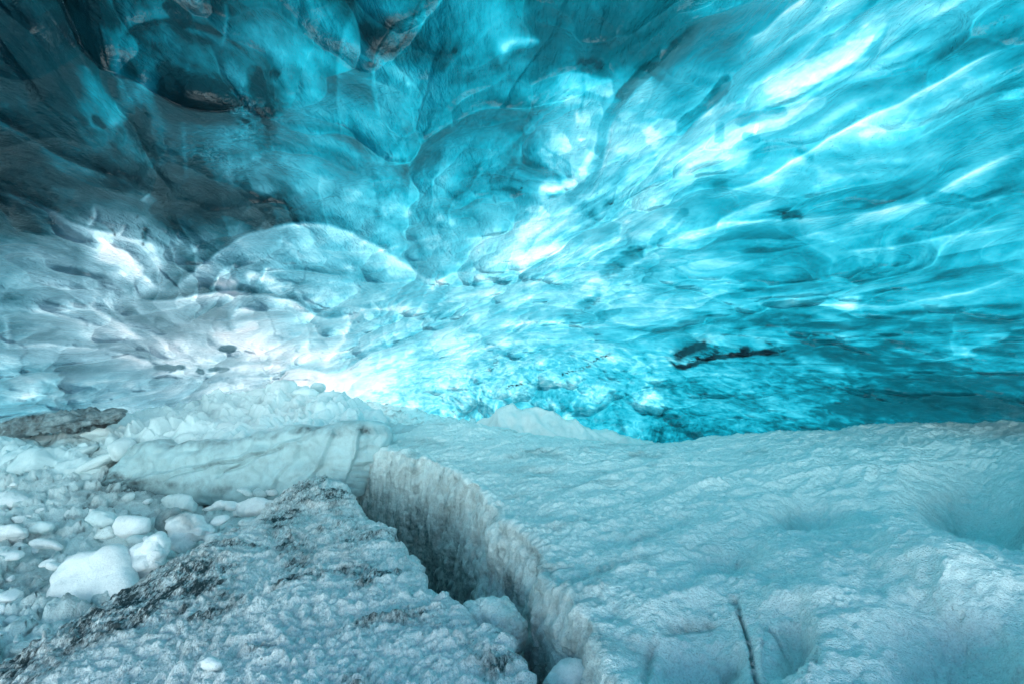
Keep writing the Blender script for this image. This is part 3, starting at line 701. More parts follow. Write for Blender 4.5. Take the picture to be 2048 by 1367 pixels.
lump = ridged(P + 0.15 * np.stack([noise(P, 2.), noise(P, 2., 9.), noise(P, 2., 19.)], -1), 2.1, 3, 3.0)
w1, w2, wh = worley(P * np.array([1, 1, 0.3]) + 0.05 * np.stack([noise(P, 6.), noise(P, 6., 9.), 0 * P[..., 0]], -1), 6.5, 4.)
w3, w4, wi = worley(P * np.array([1, 1, 0.3]) + 0.02 * np.stack([noise(P, 15.), noise(P, 15., 9.), 0 * P[..., 0]], -1), 15., 8.)
blk = wh * sm(w2 - w1, 0.02, 0.30) * 1.5 + wi * sm(w4 - w3, 0.02, 0.35) * 0.55
bl = blk + np.abs(noise(P, 4.5, 2.)) * 0.8 + np.abs(noise(P, 10., 6.)) * 0.6 + np.abs(noise(P, 22., 16.)) * 0.3
P = P + nm * (-0.035 + 0.055 * bl - 0.03 * lump + 0.03 * fbm(P, 1.2, 3, 8.))[..., None]
px_, py_ = proj(P)
dirt = 0.10 + 0.55 * sm(fbm(P, 2.4, 4, 55., 0.6), 0.1, 0.8) + 0.15 * (1 - sm(w2 - w1, 0.0, 0.15)) - 0.12 * blk
for cx, cy_, rx, ry, a in [(75,1165,75,40,.6),(190,1200,60,40,.4),(230,985,120,30,.45),(350,1040,120,40,.25),(60,1080,80,30,.3),(330,1075,40,30,.5),(20,1060,50,30,.4)]:
    dirt = dirt + a * np.exp(-((px_ - cx) / rx) ** 2 - ((py_ - cy_) / ry) ** 2)
dirt = dirt * (1 - 0.7 * np.exp(-((px_ - 420) / 160) ** 2 - ((py_ - 1090) / 60) ** 2))
o = raw_mesh('cave_floor', P, quads_of(*xg.shape), M_FLOOR, {'dirt': np.clip(dirt - 0.12, 0, 0.9)})
tag(o, kind='structure')
floor_P = P

# --- dirty ridge, left foreground
rd = [on_z(px, py, z) for px, py, z in [
    (0,1352,-1.30),(130,1275,-1.28),(270,1195,-1.27),(400,1115,-1.27),(530,1035,-1.28),(600,992,-1.27),
    (640,978,-1.24),(700,990,-1.23),(745,1020,-1.22),(800,1075,-1.18),(868,1150,-1.14),(900,1195,-1.13),(960,1240,-1.13),(1040,1310,-1.10),(1110,1385,-1.06),
    (300,1260,-1.17),(450,1180,-1.15),(560,1100,-1.15),(640,1040,-1.17),(700,1060,-1.12),(760,1130,-1.07),(820,1200,-1.04),(880,1270,-1.02),(950,1340,-1.0),
    (600,1200,-1.05),(500,1300,-1.02),(700,1300,-0.98),(300,1367,-1.12),(600,1420,-0.95),(900,1450,-0.96),(200,1500,-1.10),(0,1480,-1.22),(800,1600,-0.92),(400,1700,-1.0),
    (1200,1500,-1.05)]]
sides = []
def plan_side(a, dx, dy, z): sides.append(np.array([a[0] + dx, a[1] + dy, z]))
for i in (0, 1, 2, 3, 4, 5): plan_side(rd[i], -0.28, 0.16, -1.75)
for i in (6,): plan_side(rd[i], 0.0, 0.30, -1.7)
for i in (7, 8, 9, 10, 11, 12, 13, 14): plan_side(rd[i], 0.20, 0.10, -1.5)
f_ridge = tps(rd + sides)
xg, yg = fan_patch(-1.5, 0.55, 0.55, 4.5, 720, 760)
zg = np.maximum(f_ridge(xg, yg), -2.2)
lip_l = np.array([[p[0], p[1]] for p in rd[6:15]])
sdm = np.full(xg.shape, 1e9); sgn = np.zeros(xg.shape)
jx = 0.03 * fbm(np.stack([xg, yg, 0 * xg], -1), 4.0, 3, 41.)
for a, b in zip(lip_l[:-1], lip_l[1:]):
    d = b - a; tq = np.clip(((xg - a[0]) * d[0] + (yg - a[1]) * d[1]) / (d @ d), 0, 1)
    ex = xg - a[0] - tq * d[0]; ey = yg - a[1] - tq * d[1]; D2 = np.hypot(ex, ey)
    k_ = D2 < sdm; sdm[k_] = D2[k_]; sgn[k_] = np.sign(d[0] * ey - d[1] * ex)[k_]
sd_ = sdm * sgn + jx            # positive towards the crack
zg = zg - 1.9 * sm(sd_, -0.11, 0.08)
P = np.stack([xg, yg, zg], -1)
nm = grid_normals(P)
Pr = np.stack([P[..., 0] * 0.85 + P[..., 1] * 0.5, -P[..., 0] * 0.5 + P[..., 1] * 0.85, P[..., 2]], -1)
W = 0.10 * np.stack([noise(P, 2.5), noise(P, 2.5, 9.), noise(P, 2.5, 19.)], -1)
r1 = ridged(Pr + W, (2.2, 5.0, 4), 3, 1.); r2 = np.abs(noise(Pr + W, (16., 30., 20), 4.)); r3 = fbm(Pr, 50., 2, 3.)
P = P + nm * (0.018 * r1 + 0.028 * fbm(P, 1.8, 3, 2.) + 0.030 * r2 + 0.010 * r3 + 0.020 * np.abs(noise(P, 9.0, 7.)))[..., None]
px_, py_ = proj(P)
dirt = -0.02 + 0.60 * sm(fbm(Pr + W, (3.0, 6.5, 4), 4, 5., 0.6), 0.1, 0.8) + 0.18 * sm(-r1, -0.6, 0.6)
for pts, w, a in [([(0,1345),(120,1280),(260,1200),(380,1140)], 45, .75), ([(250,1210),(330,1200),(420,1190)], 60, .45), ([(600,990),(570,1020),(560,1060),(600,1110)], 40, .55),
                  ([(640,985),(680,1030),(700,1080)], 40, .3), ([(460,1110),(420,1140)], 30, .4), ([(720,1140),(740,1150)], 22, .5), ([(380,1310),(500,1290)], 30, .25),
                  ([(700,1367),(740,1345)], 20, .5), ([(840,1230),(960,1300),(1040,1360)], 22, .25), ([(770,1060),(850,1170)], 14, .2)]:
    i, v = stroke(px_.ravel(), py_.ravel(), pts, w, 0, False)
    dirt.ravel()[i] += a * v * (0.6 + 0.8 * np.clip(fbm(Pr, (9., 20., 9), 3, 21.).ravel()[i] + 0.4, 0, 1))
for cx, cy_, rx, ry, a in [(500,1330,200,50,.28),(820,1290,80,60,.25),(900,1350,120,40,.2),(650,1190,120,30,.2)]:
    dirt = dirt - a * np.exp(-((px_ - cx) / rx) ** 2 - ((py_ - cy_) / ry) ** 2)
o = raw_mesh('ice_ridge', P, quads_of(*xg.shape), M_RIDGE, {'dirt': np.clip(dirt, 0, 0.95)})
tag(o, 'long silt-streaked ridge of grainy ice in the left foreground, beside the deep crack', 'ice ridge')

# --- big block with fluted side wall, right of the crack
edge = [on_z(px, py, z) for px, py, z in [(1330,1500,-0.82),(1262,1367,-0.85),(1185,1255,-0.88),(1112,1152,-0.91),(1064,1092,-0.93),(1000,1035,-0.94),(945,968,-0.95),(885,930,-0.95),
                                         (830,912,-0.95),(770,898,-0.95),(726,894,-0.96)]]
edge = [np.array([0.40, 0.2, -0.8])] + edge
E = smooth_line([tuple(e) for e in edge], 8)
seg = np.concatenate([[0], np.cumsum(np.linalg.norm(np.diff(E, axis=0), axis=1))]); seg /= seg[-1]
tp = [on_z(px, py, z) for px, py, z in [
    (1400,1200,-0.86),(1300,1280,-0.86),(1250,1180,-0.88),(1200,1080,-0.92),(1100,1000,-0.95),(1000,930,-0.95),(1400,1367,-0.82),(1600,1367,-0.78),(1560,1250,-0.80),(1500,1120,-0.92),
    (1350,1050,-0.93),(1250,980,-0.97),(1480,1010,-0.95),(1700,1150,-0.83),(1850,1120,-0.79),(1720,1050,-0.93),(1850,1010,-0.98),(1980,1020,-0.98),(2040,1110,-0.78),(1900,1300,-0.74),(2048,1367,-0.72),
    (1750,930,-0.93),(1900,900,-0.90),(1600,940,-0.95),(1400,950,-0.98),(1200,910,-0.98),(900,880,-0.95),(800,880,-0.96),(1100,878,-0.99),
    (2200,1200,-0.75),(2300,1000,-0.85),(1800,1500,-0.75),(1400,1600,-0.80)]]
back = [at(740,890,4.25), at(800,872,4.7), at(860,857,5.0), at(930,852,5.1), at(1050,868,5.05), at(1180,886,4.9), at(1300,893,4.75), at(1400,882,4.7), at(1500,870,4.7),
        at(1620,868,4.7), at(1720,858,4.75), at(1880,850,4.85), at(2048,843,4.95), at(2300,832,5.2), at(2900,820,5.6)]
f_top = tps([e for e in edge] + tp + back + [np.array([10., 2, -0.7]), np.array([9, -1, -0.7]), np.array([3, -1, -0.75])])
bk = np.array(back)
ns, nt_, nf, nb = 720, 660, 430, 40
ss = np.linspace(0, 1, ns) ** 0.9
Cx = np.interp(ss, seg, E[:, 0]); Cy = np.interp(ss, seg, E[:, 1])
tt = np.linspace(0, 1, nt_) ** 1.55
# right-hand boundary of the patch: from (9,-1) to (10,5.8); far boundary follows the crest line
Xt = np.zeros((ns, nt_)); Yt = np.zeros((ns, nt_))
x_far = -1.36 + tt * 9.5
bkx = np.concatenate([[Cx[-1]], bk[:, 0]]); bky = np.concatenate([[Cy[-1]], bk[:, 1]])
yfar = np.interp(x_far, bkx, bky)
cx0 = Cx[0]; cy0 = Cy[0]
x_near = cx0 + tt * 4.0; y_near = np.full(nt_, cy0) - tt * 0.5
x_rt = x_near[-1] + ss * (x_far[-1] - x_near[-1]); y_rt = y_near[-1] + ss * (yfar[-1] - y_near[-1])
S, T = np.meshgrid(ss, tt, indexing='ij')
def coons(L, Rt, Nn, Ff):
    return (1 - T) * L[:, None] + T * Rt[:, None] + (1 - S) * Nn[None] + S * Ff[None] - ((1 - S) * (1 - T) * Nn[0] + (1 - S) * T * Nn[-1] + S * (1 - T) * Ff[0] + S * T * Ff[-1])
x_far2 = x_far.copy(); x_far2[0] = Cx[-1]; yfar[0] = Cy[-1]
Xt = coons(Cx, x_rt, x_near, x_far2); Yt = coons(Cy, y_rt, y_near, yfar)
Zt = f_top(Xt, Yt)
# face rows below the edge
depth = np.linspace(1, 0, nf, endpoint=False)
nx = -np.gradient(Cy); ny = np.gradient(Cx); ln = np.hypot(nx, ny); nx /= ln; ny /= ln      # points left, out of the block
Xf = np.zeros((ns, nf)); Yf = np.zeros((ns, nf)); Zf = np.zeros((ns, nf))
for j, d in enumerate(depth):
    out = 0.055 * math.sin(min(d * 3, 1) * math.pi / 2) + 0.05 * d - 0.05
    Xf[:, j] = Cx + nx * (out + 0.05); Yf[:, j] = Cy + ny * (out + 0.05)
    Zf[:, j] = Zt[:, 0] - 1.9 * d ** 1.2 - 0.015
Xa = np.hstack([Xf, Xt]); Ya = np.hstack([Yf, Yt]); Za = np.hstack([Zf, Zt])
# back skirt
sk = np.linspace(0, 1, nb + 1)[1:]
Xb = Xa[-1][None] + 0 * sk[:, None]; Yb = Ya[-1][None] + 0.35 * sk[:, None] ** 0.7
Zb = Za[-1][None] - 0.75 * sk[:, None] ** 1.6
P = np.stack([np.vstack([Xa, Xb]), np.vstack([Ya, Yb]), np.vstack([Za, Zb])], -1)
rows, cols = P.shape[:2]
face = np.zeros((rows, cols)); face[:, :nf] = 1
# round the shoulder: blur a few columns about the edge
for _ in range(46):
    a = P[:, nf - 26:nf + 26]
    P[:, nf - 25:nf + 25] = 0.5 * a[:, 1:-1] + 0.25 * (a[:, :-2] + a[:, 2:])
for _ in range(30):
    a = P[ns - 14:ns + 14]
    P[ns - 13:ns + 13] = 0.5 * a[1:-1] + 0.25 * (a[:-2] + a[2:])
_w = np.stack([fbm(P, 4.0, 3, 61., .5), fbm(P, 4.0, 3, 67., .5), 0 * P[..., 0]], -1) * 0.03
P = P + _w
px_, py_ = proj(P)
z_add = np.zeros(P.shape[:2])
for cx, cy_, rx, ry, a in [(1620,1022,62,34,-.075),(1945,975,95,62,-.13),(2040,1010,60,60,-.08),(1480,1120,75,26,-.04),(1700,1010,120,22,-.02),(1900,1260,120,70,-.05),(1950,1340,90,60,-.04),
                           (1590,1270,36,50,-.035),(1400,1300,110,60,-.045),(1800,1110,60,22,.045),(1880,1140,90,30,.05),(1960,1180,80,40,.03),(1330,972,60,12,.02),(1560,1120,80,25,.03),
                           (1590,1200,120,30,.02),(1560,930,60,9,.018),(1700,905,70,8,.018),(1850,890,90,8,.02)]:
    z_add += a * (3.2 if a < 0 else 1.5) * np.exp(-((px_ - cx) / rx) ** 2 - ((py_ - cy_) / ry) ** 2)
P[..., 2] += z_add
nm = grid_normals(P)
# orient outward: top normals must look up
if nm[rows // 2, cols - 50, 2] < 0: nm = -nm
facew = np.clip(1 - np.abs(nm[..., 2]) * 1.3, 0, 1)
Pr = np.stack([P[..., 0] * 0.88 + P[..., 1] * 0.47, -P[..., 0] * 0.47 + P[..., 1] * 0.88, P[..., 2]], -1)
W = 0.10 * np.stack([noise(P, 2.0), noise(P, 2.0, 9.), noise(P, 2.0, 19.)], -1)
top_d = 0.020 * ridged(Pr + W, (1.3, 4.0, 3), 3, 1.) + 0.035 * fbm(P, 1.5, 3, 21.) + 0.013 * fbm(Pr, (7, 14, 10), 4, 4., 0.65) + 0.006 * np.abs(noise(P, 13., 8.)) + 0.010 * np.abs(noise(P, 30., 3.))
fl_ = fbm(P + 0.02 * np.stack([noise(P, 6.), noise(P, 6., 9.), noise(P, 6., 9.)], -1), (11., 11., 1.6), 3, 5., 0.6)
face_d = 0.022 * fl_ + 0.017 * (np.abs(noise(P, (27, 27, 4.2), 5.)) * 2) + 0.004 * fbm(P, 30., 2, 5.) + 0.03 * fbm(P, (3.2, 3.2, 0.8), 2, 15.) + 0.006 * noise(P, 55., 2.)
# scalloped rim where melt has run over the shoulder
dsp = top_d * (1 - facew) + face_d * facew
P = P + nm * dsp[..., None]
px_, py_ = proj(P)
z_add = np.zeros(P.shape[:2])
zf = z_add.ravel()
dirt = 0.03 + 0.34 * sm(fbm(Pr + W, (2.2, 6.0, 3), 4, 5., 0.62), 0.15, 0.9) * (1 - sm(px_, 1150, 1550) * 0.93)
dirt = dirt * (1 - facew) + facew * (0.42 + 0.42 * fbm(P, (13, 13, 2.0), 4, 9., 0.65) + 0.6 * sm(-P[..., 2], 1.15, 1.9))  # side wall darkens with depth: shade of the crack mixed in with dirt
dirt_shade = dirt.ravel()
X, Y = px_.ravel(), py_.ravel()
Xw = X + noise(P, 11.).ravel() * 3; Yw = Y + noise(P, 11., 5.).ravel() * 3
for pts, w, dz, dd, side in [
    ([(1472,1200),(1485,1235),(1500,1290),(1515,1367),(1520,1400)], 3.2, -.03, .8, 0), ([(1458,1192),(1475,1202)], 9, -.02, .4, 0),
    ([(1528,1255),(1545,1262),(1560,1290),(1575,1320)], 4, -.012, .35, 0), ([(1520,1240),(1522,1300),(1530,1367)], 12, .015, -.1, 1),
    ([(1527,1240),(1620,1255),(1632,1290),(1605,1380)], 14, .012, -.1, 1), ([(1318,1262),(1370,1250),(1440,1245)], 12, -.02, .5, 0), ([(1310,1270),(1295,1320),(1290,1367)], 10, -.02, .4, 0),
    ([(1480,1330),(1440,1360)], 14, -.02, .5, 0),
    ([(1000,1045),(1050,1075),(1075,1110),(1120,1150)], 16, -.01, .4, 0), ([(1180,1240),(1210,1300)], 12, 0, .3, 0),
    ([(740,893),(726,930),(735,990)], 12, .0, .15, 0), ([(828,918),(838,950)], 6, -.02, .3, 0), ([(868,918),(850,945),(842,990)], 9, .03, -.2, 0), ([(960,960),(930,1010),(940,1060)], 12, .03, -.15, 0),
    ([(1000,1000),(985,1040)], 10, -.02, .3, 0), ([(1100,1000),(1200,960),(1330,920),(1450,890)], 12, .02, -.1, 1), ([(1300,1010),(1420,960),(1560,930),(1680,910)], 12, .022, -.08, 1),
    ([(1500,980),(1640,940),(1800,930),(2048,915)], 10, .02, -.05, 1), ([(1000,915),(1080,905),(1140,915)], 7, -.01, .35, 0), ([(1060,945),(1110,938)], 6, -.01, .35, 0),
    ([(1250,905),(1300,912),(1340,905)], 5, -.005, .3, 0), ([(1480,905),(1540,900)], 4, -.004, .25, 0), ([(1720,890),(1800,885),(1880,884)], 4, -.004, .2, 0), ([(1980,870),(2048,862)], 5, 0, .3, 0),
    ([(780,885),(850,880),(900,890)], 7, 0, .3, 0)]:
    i, v = stroke(Xw, Yw, pts, w, side)
    zf[i] += dz * v; dirt_shade[i] += dd * v
P[..., 2] += z_add
q = quads_of(rows, cols)
o = raw_mesh('ice_block', P, q, M_BLOCK, {'dirt': np.clip(dirt_shade.reshape(dirt.shape), 0, 0.95)})
tag(o, 'huge snow-crusted ice block filling the right foreground, with a dark fluted side wall', 'ice block')

# --- snow heap, left middle distance
hp = [at(px, py, Y) for px, py, Y in [
    (-200,930,4.3),(0,925,4.3),(0,900,4.7),(100,930,4.25),(100,895,4.7),(60,870,5.2),(180,935,4.2),(240,900,4.4),(300,885,4.5),(200,850,5.3),(150,880,5.0),(300,850,5.2),(270,830,5.8),(400,880,4.5),(400,850,5.1),
    (380,815,6.0),(520,870,4.6),(520,835,5.4),(500,800,6.2),(480,780,6.6),(600,855,4.8),(620,820,5.6),(600,790,6.3),(560,780,6.6),(650,795,6.4),(700,845,5.0),(690,815,6.0),(730,825,5.8),(765,848,5.2),(755,838,5.5),
    (140,905,4.55),(-200,880,5.2)]]
hp += [at(560,775,6.8) + np.array([0, .5, -.25]), at(650,790,6.6) + np.array([0, .5, -.3]), at(735,822,6.0) + np.array([.1, .5, -.4]), at(770,845,5.4) + np.array([.25, .3, -.5]),
       at(470,775,6.8) + np.array([0, .5, -.2]), at(380,810,6.4) + np.array([0, .6, -.1]), at(250,828,6.1) + np.array([0, .5, -.15]), at(100,860,5.6) + np.array([0, .5, -.1]), np.array([-5, 6.4, -1.2]), np.array([-5.5, 5, -1.2])]
f_heap = tps(hp)
xg, yg = fan_patch(-1.35, -0.25, 4.05, 7.6, 620, 420)
zg = f_heap(xg, yg)
uu = xg / yg
drop = sm(uu, -0.30, -0.255) * 1.2 + sm(-uu, 1.25, 1.35) * 0.5
P = np.stack([xg, yg, zg - drop], -1)
_n = np.array([0.16, 1, -0.28]); _n /= np.linalg.norm(_n)
px_, py_ = proj(P)
P[..., 2] -= 0.7 * sm(-((P - at(470, 935, 4.25)) @ _n), -0.16, 0.02) * sm(px_, 140, 300) + 0.35 * sm(-P[..., 1], -4.35, -4.1)
nm = grid_normals(P)
W = 0.2 * np.stack([noise(P, 1.5), noise(P, 1.5, 9.), noise(P, 1.5, 19.)], -1)
w1, w2, wh = worley(P + 0.6 * W, 3.2, 6.); w3, w4, wj = worley(P + 0.3 * W, 7.5, 16.)
P = P + nm * (0.16 * wh * sm(w2 - w1, 0.0, 0.45) + 0.05 * wj * sm(w4 - w3, 0.0, 0.35) + 0.08 * np.abs(noise(P + W, 2.6, 3.)) + 0.06 * np.abs(noise(P + W, 6., 5.)) + 0.012 * fbm(P, 14., 3, 5.) - 0.05)[..., None]
o = raw_mesh('snow_heap', P, quads_of(*xg.shape), M_PILE, {'dirt': np.clip(0.06 + 0.25 * sm(fbm(P, 2.2, 4, 5.), 0.2, 0.8), 0, 1)})
tag(o, 'heap of soft snow behind the glazed slab, rising to the bright gap', 'snow heap')

# --- traced slabs: a closed pillow whose outline is given and that lies in its own plane
def plane_point(px, py, P0, n):
    d = np.stack([(px - 1024) / F, np.ones_like(px), -(py - 683.5) / F], -1)
    return d * ((P0 @ n) / (d @ n))[..., None]

def traced(name, outline, Y0, n, th, mat, seed=0.0, ysc=1.0, nth=200, nr=44, rough=0.02, power=3.0, dirt=0.08, dirt_fn=None, disp_fn=None, back=1.0, sc=6.0, center=None, wob=0.03):
    out = np.array(outline, float)
    c = out.mean(0) if center is None else np.array(center, float)
    L = smooth_line([tuple(p) for p in out] + [tuple(out[0])], 8)
    a = np.arctan2((L[:, 1] - c[1]) * ysc, L[:, 0] - c[0]); r = np.hypot((L[:, 1] - c[1]) * ysc, L[:, 0] - c[0])
    k = np.argsort(a); a = a[k]; r = r[k]
    th_ = np.linspace(-math.pi, math.pi, nth, endpoint=False)
    rr = np.interp(th_, a, r, period=2 * math.pi)
    rr = rr * (1 + wob * noise(np.stack([np.cos(th_) * 3, np.sin(th_) * 3, 0 * th_ + seed], -1), 1.0) + wob * 0.6 * noise(np.stack([np.cos(th_) * 9, np.sin(th_) * 9, 0 * th_ + seed], -1), 1.0))
    n = np.array(n, float); n /= np.linalg.norm(n)
    P0 = at(c[0], c[1], Y0)
    if n @ P0 > 0: n = -n
    q_ = np.linspace(0, 1, nr)
    rho = np.concatenate([np.sin(q_ * math.pi / 2), np.sin(q_[::-1][1:] * math.pi / 2)])
    hgt = np.concatenate([(1 - np.sin(q_ * math.pi / 2) ** power) ** 0.5, -back * (1 - np.sin(q_[::-1][1:] * math.pi / 2) ** power) ** 0.5]) * th
    RR = rho[:, None] * rr[None]
    PXg = c[0] + RR * np.cos(th_)[None]; PYg = c[1] + RR * np.sin(th_)[None] / ysc
    Pn = plane_point(PXg, PYg, P0, n)
    V = Pn + n * (hgt[:, None, None])
    V = V - n * th * 0.3
    nn = grid_normals(np.concatenate([V, V[:, :1]], 1))[:, :-1]
    cen = V.mean((0, 1))
    if ((V - cen) * nn).sum(-1).mean() < 0: nn = -nn
    tw1, tw2, twc = worley(V + 0.02 * np.stack([noise(V, 9.), noise(V, 9., 9.), noise(V, 9., 19.)], -1), sc * 1.3, seed)
    d_ = rough * (fbm(V, sc, 4, seed) + 0.6 * np.abs(noise(V, sc * 2.2, seed + 3)) + 1.1 * (tw2 - tw1) * (twc - 0.2))
    if disp_fn: d_ = d_ + disp_fn(PXg, PYg, V)
    d_[0] = d_[0].mean(); d_[-1] = d_[-1].mean()
    V = V + nn * d_[..., None]
    dr = np.full(V.shape[:2], float(dirt)) + 0.12 * fbm(V, 8., 2, seed)
    if dirt_fn: dr = dr + dirt_fn(PXg, PYg, V)
    return raw_mesh(name, V, quads_of(V.shape[0], nth, 0, True), mat, {'dirt': np.clip(dr, 0, .95)})

def sum_strokes(lst):
    def f(px, py, V):
        wx = noise(V, 5., 2.) * 5; wy = noise(V, 5., 7.) * 5
        r = np.zeros(px.size)
        for pts, w, a, side in lst:
            i, v = stroke((px + wx).ravel(), (py + wy).ravel(), pts, w, side, False)
            r[i] += a * v
        return r.reshape(px.shape)
    return f

# glazed slab: long tilted face
slab = traced('ice_slab', [(125,993),(190,957),(240,917),(275,890),(330,884),(400,880),(520,870),(600,855),(650,846),(700,850),(740,846),(768,850),(768,890),(756,915),(738,935),(722,968),(700,985),
              (660,985),(610,1006),(560,1018),(500,1015),(440,1008),(390,1010),(320,1004),(250,994)], 4.25, (0.16, 1, -0.28), 0.26, M_SLAB, 4.0, ysc=3.6, nth=620, nr=150, rough=0.045,
              power=7, dirt=0.10, center=(470,935), sc=2.6, back=1.6,
    disp_fn=sum_strokes([([(230,972),(300,960),(420,935),(540,905),(620,885)], 14, .035, 1), ([(362,985),(370,955),(480,925),(590,898)], 12, -.035, -1), ([(625,888),(600,925),(570,970)], 12, .045, 1),
                         ([(688,872),(672,905),(645,955)], 11, .055, 1), ([(733,868),(725,900),(706,950)], 9, .05, 1), ([(655,965),(650,930)], 6, -.03, 0), ([(465,950),(520,925),(560,900)], 4, -.03, 0), ([(290,908),(400,898),(560,888)], 9, -.02, 0)]),
    dirt_fn=sum_strokes([([(130,992),(200,962),(240,936)], 16, 1.1, 0), ([(215,970),(270,966),(340,1000)], 17, 1.1, 0), ([(330,985),(370,1000)], 10, .5, 0), ([(280,893),(420,886),(540,876),(660,860)], 6, .3, 0), ([(230,950),(330,960),(450,975),(560,985)], 9, .35, 0), ([(420,935),(520,915),(600,893)], 5, .35, 0),
                         ([(610,862),(690,870),(760,862)], 8, .35, 0), ([(475,945),(510,925)], 2, .5, 0), ([(700,850),(740,862)], 8, .3, 0)]))
tag(slab, 'long tilted slab of glazed blue-green ice with a fluted face and silt along its lower left end', 'ice slab')

# dark debris ledge at the left edge
ledge = traced('ice_ledge', [(-90,838),(-30,830),(30,833),(85,832),(140,836),(200,832),(246,827),(228,843),(185,853),(140,860),(100,859),(70,866),(40,880),(10,900),(-40,920),(-90,936)], 4.9, (0.1, 1, 0.35), 0.16, M_DIRTY, 9.0,
               ysc=3.2, nth=420, nr=60, rough=0.05, power=2.5, dirt=0.35, center=(50,856), sc=7., wob=0.05,
               dirt_fn=sum_strokes([([(-60,915),(20,900),(70,872),(150,858),(230,842)], 8, .6, 0), ([(130,866),(175,860)], 6, .5, 0), ([(60,833),(90,836)], 5, .4, 0), ([(0,850),(100,845),(200,838)], 10, .2, 0)]))
tag(ledge, 'dark debris-crusted ledge of ice jutting in at the left edge above a small daylight gap', 'ice ledge')

